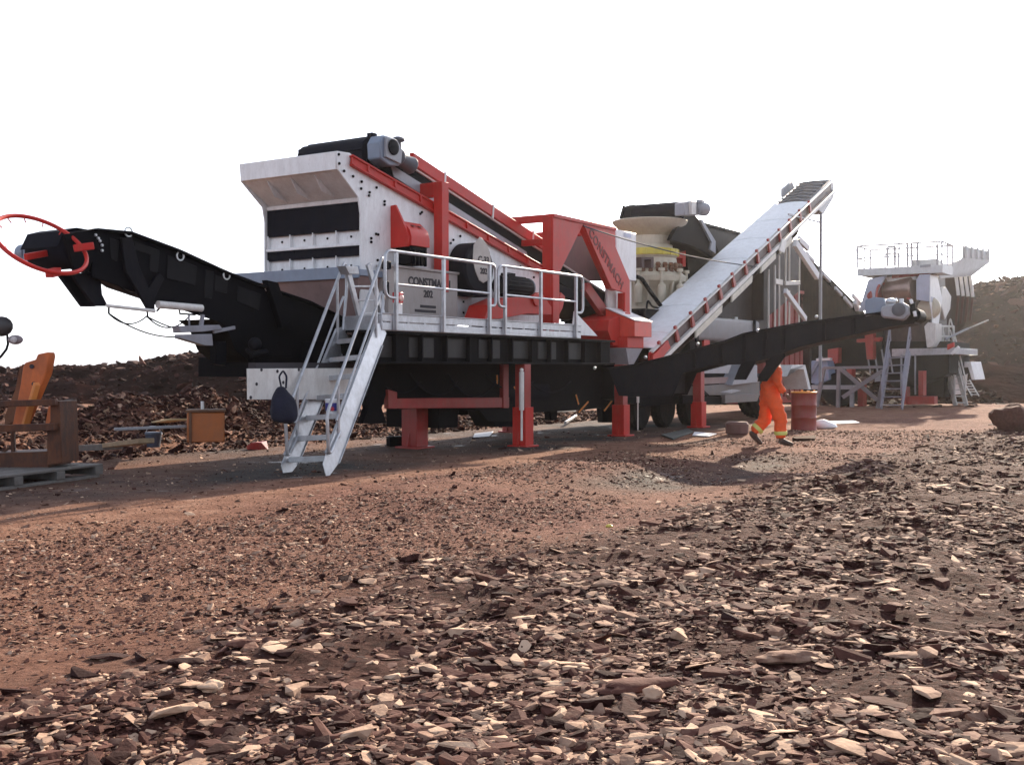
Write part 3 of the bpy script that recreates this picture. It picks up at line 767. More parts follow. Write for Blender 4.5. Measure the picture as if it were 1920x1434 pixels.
mb.tube([(pq(745, 562).x, -0.03, 2.50), (pq(722, 560).x, -0.03, 2.50), (pq(722, 470).x, -0.03, 3.21), (pq(929, 500).x, -0.03, 3.21), (pq(929, 570).x, -0.03, 2.50), (pq(917, 578).x, -0.03, 2.50)], 0.026, 10, bend=0.14)
mb.build('hand_rail', galv, plant, bev=0)
mb = MB()
mb.tube([(pq(947, 580).x, -0.03, 2.50), (pq(934, 578).x, -0.03, 2.50), (pq(934, 500).x, -0.03, 3.21), (pq(1093, 520).x, -0.03, 3.21), (pq(1093, 590).x, -0.03, 2.50), (pq(1080, 590).x, -0.03, 2.50)], 0.026, 10, bend=0.14)
mb.build('hand_rail', galv, plant, bev=0)
for x0, x1 in ((743, 917), (947, 1080)):
    mb = MB(); mb.tube([(pq(x0, 550).x, -0.03, 2.71), (pq(x1, 550).x, -0.03, 2.71)], 0.02, 10); mb.build('mid_rail', galv, plant, bev=0)
# emergency stop box
e0 = q(745, 545, 0.02); mb = MB(); mb.box(e0.x, e0.x + 0.15, 0.02, 0.12, 2.44, 2.60); es = mb.build('stop_button', lampred, plant)
mb = MB(); mb.ball((e0.x + 0.075, 0.0, 2.51), (0.05, 0.035, 0.05)); mb.build('button', mat('pale_plastic', (0.8, 0.55, 0.5), 0.2), es, bev=0)
mb = MB(); mb.box(e0.x, e0.x + 0.15, 0.035, 0.10, 2.25, 2.43); mb.build('warning_plate', paper, es)
mb = MB(); mb.box(pq(725, 495).x, pq(735, 495).x, -0.02, 0.08, 2.93, 3.05); mb.box(pq(726, 530).x, pq(733, 530).x, 0.0, 0.06, 2.55, 2.75); mb.build('junction_box', charcoal, plant)
# chassis: near beam with stiffeners, lower frame, cross members
mb = MB()
for v in (0.15, 2.95):
    ue = 3.45 if v < 1 else 5.2
    mb.box(-4.6, ue, v, v + 0.05, 1.53, 2.0)
    mb.box(-4.6, ue, v - 0.12, v + 0.17, 1.96, 1.998); mb.box(-4.6, ue, v - 0.12, v + 0.17, 1.50, 1.535)
    for k in range(12): mb.box(-4.4 + 0.66 * k, -4.36 + 0.66 * k, v - 0.10, v, 1.53, 1.97)
for k in range(7): mb.box(-4.3 + 1.5 * k, -4.15 + 1.5 * k, 0.2, 2.95, 1.55, 1.85)
mb.build('chassis_beam', black, plant)
wpm = mat('dusty_black', (0.010, 0.0095, 0.0095), 0.6, dust=0.08, var=0.3)
for k in range(7):
    mb = MB(); mb.box(-4.28 + 0.97 * k, -3.62 + 0.97 * k, 0.135, 0.149, 1.60, 1.92); mb.build('web_panel', wpm, plant)
mb = MB()
mb.plv(1.0, 1.12, [(668, 682), (1145, 682), (1200, 690), (1200, 745), (1160, 760), (1100, 768), (1030, 772), (960, 775), (960, 790), (915, 790), (900, 770), (760, 764), (735, 728), (700, 720)])
mb.plv(2.2, 2.3, [(700, 682), (1180, 682), (1180, 730), (1060, 742), (900, 735), (740, 722)])
mb.box(-1.1, -0.5, 1.2, 2.4, 0.35, 1.5); mb.box(0.4, 3.2, 1.2, 2.6, 0.75, 1.5)
mb.build('lower_frame', black, plant)
mb = MB()
mb.plv(1.6, 2.1, [(690, 700), (770, 720), (900, 745), (930, 800), (985, 800), (1000, 765), (1070, 768), (1150, 762), (1160, 700)])
for x0_, x1_, y0_, y1_ in ((812, 830, 750, 790), (858, 880, 750, 778), (1030, 1046, 765, 788), (1128, 1150, 752, 792)):
    mb.plv(1.7, 1.85, [(x0_, y0_), (x1_, y0_), (x1_ - 2, y1_), (x0_ + 3, y1_)])
mb.cyl((-2.2, 1.3, 1.0), (-0.4, 1.3, 1.0), 0.28, seg=20); mb.cyl((0.6, 1.25, 0.95), (2.4, 1.25, 0.95), 0.30, seg=20)
for k in range(5): mb.tube(sag(q(700 + 70 * k, 700, 0.95), q(790 + 70 * k, 715, 0.95), 0.25 + 0.05 * (k % 3)), 0.018, 6)
mb.build('under_machinery', rubber, plant)
mb = MB()
for x0, y0, x1, y1 in ((1080, 740, 1085, 758), (1103, 753, 1085, 773), (1150, 748, 1133, 770), (1141, 713, 1154, 709), (932, 703, 932, 720), (964, 725, 967, 735), (932, 752, 932, 762)):
    mb = MB(); mb.beam(q(x0, y0, 0.97), q(x1, y1, 0.97), 0.02, 0.03); mb.build('marker_strip', mat('amber_reflector', (0.75, 0.25, 0.03), 0.3), plant, bev=0)
mb = MB(); mb.plv(0.92, 0.99, [(730, 747), (955, 745), (955, 764), (728, 766)]); mb.plv(0.90, 0.99, [(944, 682), (954, 682), (954, 765), (944, 765)]); mb.plv(0.90, 0.99, [(728, 730), (745, 735), (745, 766), (728, 766)])
mb.build('cross_beam', dred, plant)
def leg(u, v, ztop, m=red, parent=plant, w2=0.14):
    zg = Hs(*(FM @ Vector((u, v, 0))).xy)
    mb = MB(); mb.box(u - w2, u + w2, v - w2, v + w2, zg + 0.03, ztop)
    mb.box(u - w2 * 1.5, u + w2 * 1.5, v - w2 * 1.5, v + w2 * 1.5, zg - 0.05, zg + 0.03)
    mb.box(u - w2 * .75, u + w2 * .75, v - w2 * .75, v + w2 * .75, ztop, max(1.5, ztop + .1), 1)
    for k in range(2): mb.prism([(u - w2 * 1.4, v - 0.02 + 0.001, zg + 0.031), (u - w2, v - 0.02, zg + 0.031), (u - w2, v - 0.02, zg + 0.3)], (0, 0.03, 0))
    return mb.build('support_leg', [m, dred], parent)
leg(0.02, 0.12, 0.72); leg(3.87, 0.12, 0.66); leg(-1.27, 1.6, 0.80, dred, w2=0.17); leg(7.85, 0.1, 0.62); leg(3.9, 2.9, 0.7, dred)
def ram(px, y0, y1, y2, v, r=0.045):
    a, b, c = q(px, y0, v), q(px, y1, v), q(px - 0, y2, v)
    mb = MB(); mb.cyl(a, b, r, seg=14); mb.cyl(b, c, r * 0.45, seg=10); mb.ball(a + Vector((0, 0, 0.03)), r * 0.8); return mb.build('hydraulic_ram', offwhite, plant, bev=0)
ram(978, 697, 769, 826, -0.08); ram(1196, 733, 755, 806, -0.06, 0.03)
# discharge hopper under the screen
uB = q(676, 515, V0).x
mb = MB(); fl0, fl1 = q(692, 505, 0.9), q(440, 522, 3.5)
mb.box(uB - 0.18, uB + 1.2, 0.86, 3.75, 2.90, 3.0); mb.box(uB - 0.20, uB - 0.18, 0.86, 3.75, 2.86, 3.05)
mb.build('hopper_flange', bluegrey, plant)
mb = MB(); mb.loft([(uB - 0.16, 0.9, 2.9), (uB - 0.16, 3.6, 2.9), (uB + 1.2, 3.6, 2.9), (uB + 1.2, 0.9, 2.9)], [(uB + 0.25, 1.35, 1.98), (uB + 0.25, 2.75, 1.98), (uB + 1.0, 2.75, 1.98), (uB + 1.0, 1.35, 1.98)])
mb.build('discharge_hopper', mauve, plant)
mb = MB(); mb.plv(0.35, 0.39, [(466, 691), (672, 690), (672, 749), (467, 749)]); mb.bolts_v(0.35, [(481, 720), (531, 717), (560, 693), (490, 693), (520, 696), (470, 745)], 0.025, 0.006, 1)
mb.plv(0.45, 0.6, [(480, 680), (670, 680), (670, 692), (480, 692)], 1)
mb.build('splash_plate', [offwhite, inkm], plant)
mb = MB(); mb.plv(1.5, 2.3, [(404, 598), (470, 610), (640, 612), (700, 640), (700, 682), (470, 682), (440, 655), (425, 615)])
mb.plv(1.35, 1.48, [(405, 640), (425, 640), (425, 686), (405, 682)])
mb.plv(1.38, 1.49, [(500, 525), (522, 530), (545, 600), (530, 615), (512, 560)])
mb.box(-5.4, -4.6, 1.4, 2.6, 1.3, 1.6)
mb.build('conveyor_cradle', black, plant)
mb = MB(); mb.plv(0.9, 1.02, [(682, 690), (722, 690), (724, 740), (716, 765), (726, 794), (680, 794), (690, 765), (684, 740)])
mb.build('parking_jack', black, plant)
mb = MB(); mb.ball(q(478, 645, 1.3), 0.10); mb.cyl(q(470, 665, 1.3), q(500, 660, 1.3), 0.05); mb.cyl(q(462, 655, 1.3), q(476, 668, 1.3), 0.03)
mb.build('hydraulic_motor', charcoal, plant)
# small rung ladder from the walkway to the hopper edge
mb = MB()
for (x0, y0, x1, y1) in ((650, 498, 676, 604), (690, 495, 722, 604)):
    mb.beam(q(x0, y0, 0.5), q(x1, y1, 0.5), 0.05, 0.09)
for (x0, x1, y) in ((656, 700, 537), (664, 708, 563), (671, 715, 588)):
    mb.beam(q(x0, y, 0.5), q(x1, y, 0.5), 0.04, 0.03)
mb.plv(0.42, 0.6, [(648, 498), (672, 500), (674, 514), (655, 514)])
mb.build('rung_ladder', galv, plant)
# rear running gear
def wheel(u, v, r, parent, axis=(0, -1, 0), wd=0.26, mt_=tyrem, frame=None, zc=None):
    zg = zc if zc is not None else Hs(*((FM if frame is None else frame) @ Vector((u, v, 0))).xy) + r
    c = Vector((u, v, zg)); ax = Vector(axis).normalized()
    hub = bpy.data.objects.new('wheel', None); COL.objects.link(hub)
    hub.parent = parent; ROOTM[hub.name] = ROOTM[parent.name]
    mb = MB(); mb.lathe(c - ax * wd / 2, [(r * 0.56, 0.02), (r * 0.86, 0), (r * 0.96, wd * 0.12), (r, wd * 0.25), (r, wd * 0.75), (r * 0.96, wd * 0.88), (r * 0.86, wd), (r * 0.56, wd - 0.02)], ax, 40)
    a = ax.orthogonal().normalized(); b = ax.cross(a)
    for k in range(30):
        t = 2 * math.pi * k / 30; d = a * math.cos(t) + b * math.sin(t); tg = ax.cross(d)
        for s_ in (-1, 1):
            mb.beam(c + d * r + ax * (wd * 0.04 * s_), c + d * r + ax * (wd * 0.30 * s_) + tg * 0.03, 0.05, 0.02, up=d)
    mb.build('tyre', mt_, hub, frame, bev=0)
    mb = MB(); mb.lathe(c - ax * (wd / 2 - 0.03), [(r * 0.555, 0), (r * 0.555, wd - 0.06), (r * 0.50, wd - 0.05), (r * 0.46, wd - 0.16), (r * 0.2, wd - 0.17), (r * 0.18, wd - 0.08), (0.02, wd - 0.07)], ax, 30)
    for k in range(8):
        t = 2 * math.pi * k / 8; d = a * math.cos(t) + b * math.sin(t); mb.cyl(c + d * r * 0.33 + ax * (wd / 2 - 0.14), c + d * r * 0.33 + ax * (wd / 2 - 0.10), 0.025, seg=8)
    mb.build('rim', greyp, hub, frame, bev=0)
    return hub
for px in (1195, 1243, 1290): 
    p = gm(px, 786, 0); wheel(q(px, 760, 0.9).x, 0.9, 0.50, plant)
wp = q(1432, 745, 0.32); wheel(wp.x, wp.y, 0.60, plant, axis=(-0.45, -1, 0), wd=0.32)
wheel(wp.x + 0.9, wp.y + 0.6, 0.60, plant, axis=(-0.45, -1, 0), wd=0.32)
mb = MB()
mb.plv(0.7, 2.9, [(1150, 690), (1290, 700), (1290, 755), (1210, 762), (1150, 748)])
mb.plv(0.2, 0.3, [(1280, 742), (1362, 745), (1362, 757), (1280, 757)])
mb.plv(0.6, 2.8, [(1280, 700), (1430, 700), (1430, 745), (1280, 745)], 1)
mb.beam(q(1283, 700, 0.25), q(1330, 745, 0.25), 0.05, 0.08)
mb.build('rear_chassis', [black, charcoal], plant)
mb = MB(); mb.plv(0.3, 1.0, [(1302, 708), (1420, 706), (1425, 716), (1305, 721)]); mb.build('mudguard', mat('mauve_steel', (0.30, 0.20, 0.19), 0.5, dust=0.3), plant)
mb = MB(); mb.plv(0.24, 0.29, [(1282, 725), (1424, 716), (1425, 741), (1282, 741)]); mb.plv(0.1, 0.22, [(1360, 740), (1425, 738), (1420, 752), (1360, 756)])
mb.build('side_panel', mat('dirty_grey_paint', (0.15, 0.135, 0.13), 0.55, dust=0.4), plant)
mb = MB(); mb.plv(-0.1, -0.06, [(1352, 735), (1375, 730), (1390, 732), (1372, 737)]); mb.plv(0.1, 0.6, [(1372, 722), (1395, 680), (1420, 685), (1420, 716)])
mb.plv(0.1, 0.2, [(1310, 700), (1330, 682), (1372, 684), (1366, 700)])
mb.build('tool_bracket', greyp, plant)
mb = MB(); mb.plv(0.45, 1.2, [(1476, 706), (1486, 684), (1510, 684), (1521, 730), (1516, 730), (1507, 692), (1482, 692)])
mb.build('fender', white, plant)

# ------------------------------------------------------------------ left discharge conveyor
dc = thing('belt_conveyor', 'black belt conveyor jutting out left over the dirt, red ring at its tip', 'conveyor', (-6.3, 2.0, 0))
out_ = [(176, 431), (240, 437), (330, 470), (420, 511), (500, 541), (575, 566), (650, 602), (640, 640), (560, 640), (470, 625), (410, 603), (330, 577), (286, 570), (255, 548), (200, 528), (172, 520)]
mb = MB(); A0 = [q(x, y, 1.5) for x, y in out_]
A1_ = A0[:7] + [Vector((p.x, 2.47, p.z + (0.30 if i < 12 else 0.2))) for i, p in enumerate(A0[7:])]
mb.prism(A0, (0, 0.03, 0)); mb.prism(mirror_v(A1_, 2.47), (0, 0.03, 0))
top = A0[:7]
for i in range(6):
    for v in (1.46, 2.5): mb.beam(Vector((top[i].x, v, top[i].z)), Vector((top[i + 1].x, v, top[i + 1].z)), 0.09, 0.035)
for i in range(9, 15):
    mb.prism([Vector((A0[i].x, 1.53, A0[i].z + 0.02)), Vector((A0[i + 1].x, 1.53, A0[i + 1].z + 0.02)), Vector((A0[i + 1].x, 1.53, A0[i + 1].z + 0.06)), Vector((A0[i].x, 1.53, A0[i].z + 0.06))], (0, 0.94, 0.24))
mb.build('side_frame', black, dc)
mb = MB()
for pts in ([(252, 452), (300, 470), (296, 512), (280, 508), (282, 478), (252, 468)], [(315, 478), (370, 500), (366, 535), (312, 522)], [(385, 505), (402, 510), (398, 560), (383, 558)], [(404, 515), (428, 524), (426, 550), (402, 545)], [(445, 535), (490, 552), (486, 582), (444, 565)], [(205, 445), (224, 452), (220, 490), (208, 486)]):
    mb = MB(); mb.plv(1.485, 1.5, pts); mb.build('stiffener', mat('worn_black_paint', (0.0085, 0.0085, 0.0105), 0.6, spec=0.1, dust=0.03, var=0.3), dc)
mb = MB()
mb.plv(1.43, 1.485, [(229, 446), (248, 444), (262, 500), (280, 540), (292, 520), (300, 512), (308, 522), (290, 560), (291, 583), (279, 581), (262, 552), (236, 508)])
mb.build('fold_bracket', charcoal, dc)
mb = MB(); mb.plv(2.515, 2.57, [(229, 446), (248, 444), (262, 500), (280, 540), (292, 520), (300, 512), (308, 522), (290, 560), (291, 583), (279, 581), (262, 552), (236, 508)])
mb.build('fold_bracket', charcoal, dc)
mb = MB()
mb.loft(*[[q(x, y, 1.6) + Vector((0, dv, 0)) for x, y in ((133, 512), (176, 512), (190, 528), (192, 552), (203, 574), (178, 574))] for dv in (0, 0.06)])
mb.build('hanging_bracket', charcoal, dc)
mb = MB()
mb.loft(*[[q(x, y, 1.6) + Vector((0, 0.25 + dv, 0)) for x, y in ((133, 512), (176, 512), (190, 528), (192, 552), (203, 574), (178, 574))] for dv in (0, 0.06)])
mb.build('hanging_bracket', charcoal, dc)
hp = q(150, 466, 1.56)
mb = MB(); mb.lathe((hp.x, 1.60, hp.z), [(0.08, -0.08), (0.22, -0.005), (0.25, 0.06), (0.255, 0.40), (0.25, 0.74), (0.22, 0.80), (0.08, 0.86)], (0, 1, 0), 30)
mb.build('head_pulley', rubber, dc)
mb = MB(); pth = [Vector((hp.x - 0.28, 1.62, hp.z)), Vector((hp.x - 0.18, 1.62, hp.z + 0.20)), Vector((hp.x, 1.62, hp.z + 0.255))] + [Vector((t.x, 1.62, t.z - 0.04)) for t in top[1:6]]
for i in range(len(pth) - 1):
    a, b = pth[i], pth[i + 1]; mb.prism([a, b, b + Vector((0, 0, 0.015)), a + Vector((0, 0, 0.015))], (0, 0.78, 0))
mb.build('belt', rubber, dc)
mb = MB(); mb.plv(1.50, 1.56, [(120, 440), (180, 428), (182, 470), (165, 510), (140, 508)]); mb.bolts_v(1.50, [(178, 441), (186, 452), (190, 470), (183, 447), (190, 460)], 0.02, 0.03, 1)
mb.build('bearing_plate', [black, steel], dc)
mb = MB(); mb.box(hp.x - 0.10, hp.x + 0.12, 2.46, 2.62, hp.z - 0.16, hp.z + 0.12); mb.cyl((hp.x, 2.62, hp.z), (hp.x, 2.78, hp.z), 0.12)
mb.build('gear_motor', bluegrey, dc)
mb = MB()
ctr = at(76.8, 458, 13.9)
e1 = Vector((0.813, 0, -0.583)); e2 = Vector((0.583 * 0.40, 0.916, 0.813 * 0.40))
mb.ring(ctr, e1, e2, 0.56, 0.026, 56, 8)
for k in range(9):
    t = math.pi * (0.55 + 0.14 * k); d = e1 * math.cos(t) + e2 * math.sin(t); mb.tube([ctr + d * 0.55, ctr + d * 0.48 - Vector((0, 0, 0.03))], 0.008, 6)
mb.build('chute_ring', red, dc, FW, bev=0)
for a, b, w_, h_ in ((at(138, 466, 14.2), at(176, 461, 14.3), 0.06, 0.09), (at(48, 482, 14.1), at(92, 474, 14.6), 0.05, 0.08), (at(92, 513, 13.95), at(108, 509, 14.2), 0.10, 0.10)):
    mb = MB(); mb.beam(a, b, w_, h_); mb.build('ring_arm', red, dc, FW)
mb = MB(); a, b = q(296, 571, 1.42), q(378, 578, 1.42); mb.cyl(a, b, 0.052, seg=16); mb.cyl(q(200, 573, 1.42), q(290, 583, 1.42), 0.024, seg=10)
mb.build('hydraulic_ram', offwhite, dc, bev=0)
mb = MB()
for a, b, s_ in (((203, 587), (340, 631), 0.10), ((203, 587), (275, 593), 0.12), ((275, 593), (356, 592), 0.16), ((275, 593), (338, 618), 0.02), ((225, 536), (262, 548), 0.05)):
    mb.tube(sag(q(*a, 1.44), q(*b, 1.44), s_), 0.010, 6)
for pts in ([(294, 583), (299, 578), (299, 570)], [(336, 574), (337, 588), (365, 590), (373, 586), (374, 578)], [(204, 575), (204, 588)], [(276, 583), (277, 594)]):
    mb.tube([q(x, y, 1.44) for x, y in pts], 0.014, 6)
mb.build('hose', black, dc, bev=0)
mb = MB(); mb.plv(1.30, 1.45, [(336, 611), (412, 609), (418, 617), (380, 622), (338, 624)]); mb.plv(1.30, 1.42, [(338, 627), (398, 626), (400, 648), (385, 648), (338, 634)])
mb.tube([q(354, 590, 1.4), q(355, 612, 1.4)], 0.015, 6); mb.beam(q(380, 590, 1.42), q(376, 618, 1.42), 0.05, 0.05); mb.beam(q(400, 622, 1.35), q(440, 614, 1.35), 0.04, 0.05)
mb.build('lamp_bar', mat('dull_grey_paint', (0.25, 0.25, 0.28), 0.5, dust=0.3), dc)
mb = MB()
for x, y in ((241, 435), (338, 480), (425, 516), (503, 540)):
    p = q(x, y, 1.47); mb.ring(p, (1, 0, 0), (0, 0, 1), 0.06, 0.012, 16, 6)
mb.build('lifting_eye', steel, dc, bev=0)

# ------------------------------------------------------------------ access stairs, bag, bucket
st = thing('access_stairs', 'galvanised steel access stairs with looped hand rails leaning at the left end of the walkway', 'stairs', FI @ Vector((-2.8, 15.4, 0)))
fr, fl_ = Vector((-2.50, 15.26, 0.0)), Vector((-3.13, 15.62, -0.04))
run = Vector((0.54, 1.97, 2.1)); dn = run.normalized(); wv = (fl_ - fr)
fr.z = Hs(fr.x, fr.y); fl_.z = Hs(fl_.x, fl_.y) - 0.06; wv = fl_ - fr
nrm = dn.cross(wv).normalized()
if nrm.z < 0: nrm = -nrm
for base in (fr, fl_):
    mb = MB(); wn = wv.normalized(); hw = nrm * 0.15
    tpt = base + run
    pts = [base - hw * 0.2 + Vector((0, 0, -0.03)), base + hw * 0.9 + dn * 0.10, base + hw + dn * 0.28, tpt + hw - dn * 0.14, tpt + hw * 0.3, tpt - hw - dn * 0.04, tpt - hw - dn * 0.3, base - hw + dn * 0.34]
    mb.prism([p - wn * 0.006 for p in pts], wn * 0.012)
    for i in (2, 7):
        pass
    a, b = base + hw + dn * 0.28, tpt + hw - dn * 0.14
    mb.beam(a, b, 0.05, 0.012, up=nrm); a, b = base - hw + dn * 0.34, tpt - hw - dn * 0.3; mb.beam(a, b, 0.05, 0.012, up=nrm)
    mb.build('stringer', galv, st, FW, bev=0.003)
for i in range(7):
    t = 0.115 + i * 0.132; c = fr + run * t
    fwd = Vector((run.x, run.y, 0)).normalized()
    mb = MB(); a = c - nrm * 0.02 + wv * 0.02; b = c - nrm * 0.02 + wv * 0.98
    mb.beam(a, b, 0.24, 0.04, up=(0, 0, 1)); mb.beam(a - fwd * 0.115, b - fwd * 0.115, 0.03, 0.075)
    mb.build('tread', galv, st, FW, bev=0.004)
for base in (fr, fl_):
    up = Vector((0, 0, 1)); lo = base + run * 0.14; hi = base + run * 0.98
    off = nrm * 0.12
    mb = MB()
    T1 = lo + off * 0 + up * 0.78 - dn * 0.34; T2 = hi + up * 1.02 + dn * 0.12
    mb.tube([lo + dn * 0.28 + up * 0.08, lo - dn * 0.26 + up * 0.14, T1, T2, hi + up * 0.55 + dn * 0.22, hi + up * 0.02], 0.024, 10, bend=0.13)
    mb.tube([lo + dn * 0.1 + up * 0.36, hi + up * 0.52 + dn * 0.02], 0.018, 8)
    for t in (0.1, 0.9):
        p = lo.lerp(hi, t); k = (t * 1.0); mb.tube([p + nrm * 0.02, p + up * (0.80 + 0.2 * t) - dn * 0.06], 0.022, 8)
    mb.build('hand_rail', galv, st, FW, bev=0)
def bag_mesh():
    mb = MB(); prof = [(0.02, -0.30), (0.15, -0.28), (0.21, -0.18), (0.20, 0.0), (0.17, 0.12), (0.10, 0.24), (0.03, 0.32)]
    mb.lathe((0, 0, 0), prof, (0, 0, 1), 22)
    for v in mb.v:
        n_ = noise.noise(v * 5.0); v.x *= 1.25 + 0.5 * n_; v.y *= 0.8 + 0.3 * n_; v.x += 0.10 * v.z * v.z * 4 * (1 if v.z < 0 else -1); v.z += 0.05 * noise.noise(v * 7 + Vector((3, 1, 2)))
    return mb
bp_ = at(532, 756, 15.25)
mb = bag_mesh(); mb.v = [Vector((v.x * 0.78, v.y * 0.8, v.z * 0.80 - 0.03)) + bp_ + Vector((0.02 * math.sin(v.z * 40 + v.x * 20), 0, 0)) for v in mb.v]
bagt = thing('work_bag', 'navy blue fabric bag hanging on the left hand rail of the access stairs', 'bag', FI @ (bp_ - Vector((0, 0, 0.3))))
b_ = mb.build('bag_body', navy, bagt, FW, bev=0, smooth=80); sm = b_.modifiers.new('smooth', 'SUBSURF'); sm.levels = 1; sm.render_levels = 2
mb = MB(); mb.tube([bp_ + Vector((-0.03, 0, 0.20)), bp_ + Vector((-0.06, -0.01, 0.36)), bp_ + Vector((-0.01, 0.02, 0.44)), bp_ + Vector((0.04, 0, 0.36)), bp_ + Vector((0.03, 0, 0.20))], 0.014, 6, bend=0.03); mb.build('strap', navy, bagt, FW, bev=0)
tc_ = fr + run * (0.115 + 2 * 0.132) + wv * 0.42 + Vector((0, 0, 0.018)) - nrm * 0.02
bk = thing('paint_bucket', 'white paint bucket with blue and red label standing on a tread of the stairs', 'bucket', FI @ tc_)
mb = MB(); mb.lathe(tc_, [(0.085, 0.0), (0.10, 0.20), (0.106, 0.205), (0.106, 0.225), (0.09, 0.23)], (0, 0, 1), 26); mb.build('tub', paper, bk, FW, bev=0)
mb = MB(); mb.lathe(tc_, [(0.0935, 0.06), (0.101, 0.175)], (0, 0, 1), 26); mb.f = mb.f[:-2]; mb.m = mb.m[:-2]; mb.build('label_band', mat('blue_print', (0.05, 0.05, 0.26), 0.4), bk, FW, bev=0)
mb = MB(); d_ = (Vector((0, 0, EYE)) - tc_); d_.z = 0; d_.normalize(); mb.lathe(tc_ + d_ * 0.094 + Vector((0, 0, 0.09)), [(0.03, 0), (0.03, 0.006)], d_, 16); mb.build('emblem', mat('red_print', (0.5, 0.03, 0.06), 0.4), bk, FW, bev=0)

# ------------------------------------------------------------------ feed conveyor over the screen
fcv = thing('feed_conveyor', 'inclined red and black feed conveyor climbing over the top of the screen box', 'conveyor', (0.5, 1.9, 0))
va, vb = 1.25, 2.75
bl = [q(x, y, va) for x, y in ((700, 300), (790, 352), (1030, 503), (1140, 620))]
cdir = (bl[2] - bl[1]).normalized(); hd = q(700, 288, va)
lowp = bl[1] + cdir * (5.6 - bl[1].x) / cdir.x
up_ = Vector((-cdir.z, 0, cdir.x))
def cpt(u, dz, v): 
    p = bl[1] + cdir * ((u - bl[1].x) / cdir.x); return Vector((p.x, v, p.z)) + up_ * dz
uh = hd.x
mb = MB()
for v in (va, vb - 0.06): mb.prism([cpt(uh - 0.1, -0.16, v), cpt(5.6, -0.16, v), cpt(5.6, 0.22, v), cpt(uh - 0.1, 0.22, v)], (0, 0.06, 0))
for k in range(12): mb.box(*(lambda c: (c.x - 0.05, c.x + 0.05, va + 0.06, vb - 0.06, c.z - 0.05, c.z + 0.05))(cpt(uh + 0.4 + k * 0.7, -0.05, 0)))
mb.build('conveyor_frame', black, fcv)
mb = MB()
for v in (va - 0.02, vb - 0.04): mb.prism([cpt(uh + 0.7, 0.225, v), cpt(5.6, 0.225, v), cpt(5.6, 0.26, v), cpt(uh + 0.7, 0.26, v)], (0, 0.10, 0))
mb.build('rail_strip', offwhite, fcv)
mb = MB()
for v in (va - 0.06, vb + 0.0):
    mb.prism([cpt(-1.85, 0.27, v), cpt(3.2, 0.27, v), cpt(3.2, 0.47, v), cpt(-1.95, 0.47, v)], (0, 0.09, 0))
    for u in (-1.0, 0.55, 2.0): mb.prism([cpt(u, 0.22, v - 0.01), cpt(u + 0.05, 0.22, v - 0.01), cpt(u + 0.01, 0.5, v - 0.01), cpt(u - 0.04, 0.5, v - 0.01)], (0, 0.03, 0), 1)
mb.build('skirt_beam', [red, offwhite], fcv)
mb = MB(); mb.prism([cpt(uh + 0.55, -0.12, va - 0.025), cpt(-0.6, -0.12, va - 0.025), cpt(-0.85, 0.06, va - 0.025), cpt(uh + 0.4, 0.06, va - 0.025)], (0, 0.02, 0)); mb.prism([cpt(-0.9, -0.13, va - 0.025), cpt(2.0, -0.13, va - 0.025), cpt(1.9, 0.03, va - 0.025), cpt(-0.9, 0.03, va - 0.025)], (0, 0.02, 0))
mb.build('side_cover', greyp, fcv)
mb = MB(); mb.prism([cpt(uh, 0.2, va + 0.12), cpt(5.6, 0.2, va + 0.12), cpt(5.6, 0.22, va + 0.12), cpt(uh, 0.22, va + 0.12)], (0, vb - va - 0.24, 0)); mb.build('belt', rubber, fcv)
hc = Vector((uh, 0, hd.z))
mb = MB(); mb.lathe((hc.x, va + 0.02, hc.z + 0.02), [(0.10, 0), (0.25, 0.02), (0.25, vb - va - 0.04), (0.10, vb - va)], (0, 1, 0), 28)
mb.prism([(hc.x - 0.28, va + 0.05, hc.z + 0.03), (hc.x + 0.0, va + 0.05, hc.z + 0.30), (hc.x + 0.9, va + 0.05, hc.z - 0.05), (hc.x + 0.6, va + 0.05, hc.z - 0.35)], (0, vb - va - 0.1, 0))
mb.box(hc.x - 0.08, hc.x + 0.05, vb - 0.02, vb + 0.12, hc.z + 0.10, hc.z + 0.22); mb.box(hc.x - 0.05, hc.x + 0.08, va - 0.02, va + 0.1, hc.z + 0.22, hc.z + 0.34)
mb.build('head_pulley', rubber, fcv)
g0 = q(722, 283, 1.0); mb = MB()
mb.prism([Vector((g0.x + a, 0.95, g0.z + b)) for a, b in ((-0.18, -0.15), (0.05, -0.24), (0.34, -0.2), (0.36, 0.05), (0.22, 0.24), (-0.1, 0.24), (-0.2, 0.1))], (0, 0.28, 0))
gmn = mb.build('gearbox', bluegrey, fcv, bev=0.02)
mb = MB(); mb.prism([Vector((g0.x + a, 0.90, g0.z + b)) for a, b in ((-0.1, -0.12), (0.3, -0.18), (0.34, 0.05), (0.2, 0.2), (-0.08, 0.2))], (0, 0.05, 0)); mb.lathe((g0.x + 0.08, 0.90, g0.z + 0.06), [(0.13, 0), (0.13, 0.03), (0.08, 0.04)], (0, -1, 0), 20, 1); mb.build('gearbox_cover', [greyp, charcoal], gmn)
mb = MB(); mb.lathe((g0.x + 0.36, 1.05, g0.z - 0.03), [(0.10, 0), (0.14, 0.02), (0.15, 0.06), (0.12, 0.1), (0.13, 0.34), (0.15, 0.37), (0.15, 0.42), (0.10, 0.44)], (1, 0.0, -0.25), 20)
mb.cyl((g0.x + 0.42, 1.02, g0.z + 0.05), (g0.x + 0.40, 1.02, g0.z + 0.24), 0.03); mb.ball((g0.x + 0.38, 1.02, g0.z + 0.25), (0.13, 0.1, 0.05))
mb.build('drive_motor', mat('motor_grey', (0.10, 0.105, 0.125), 0.5, dust=0.2), fcv)

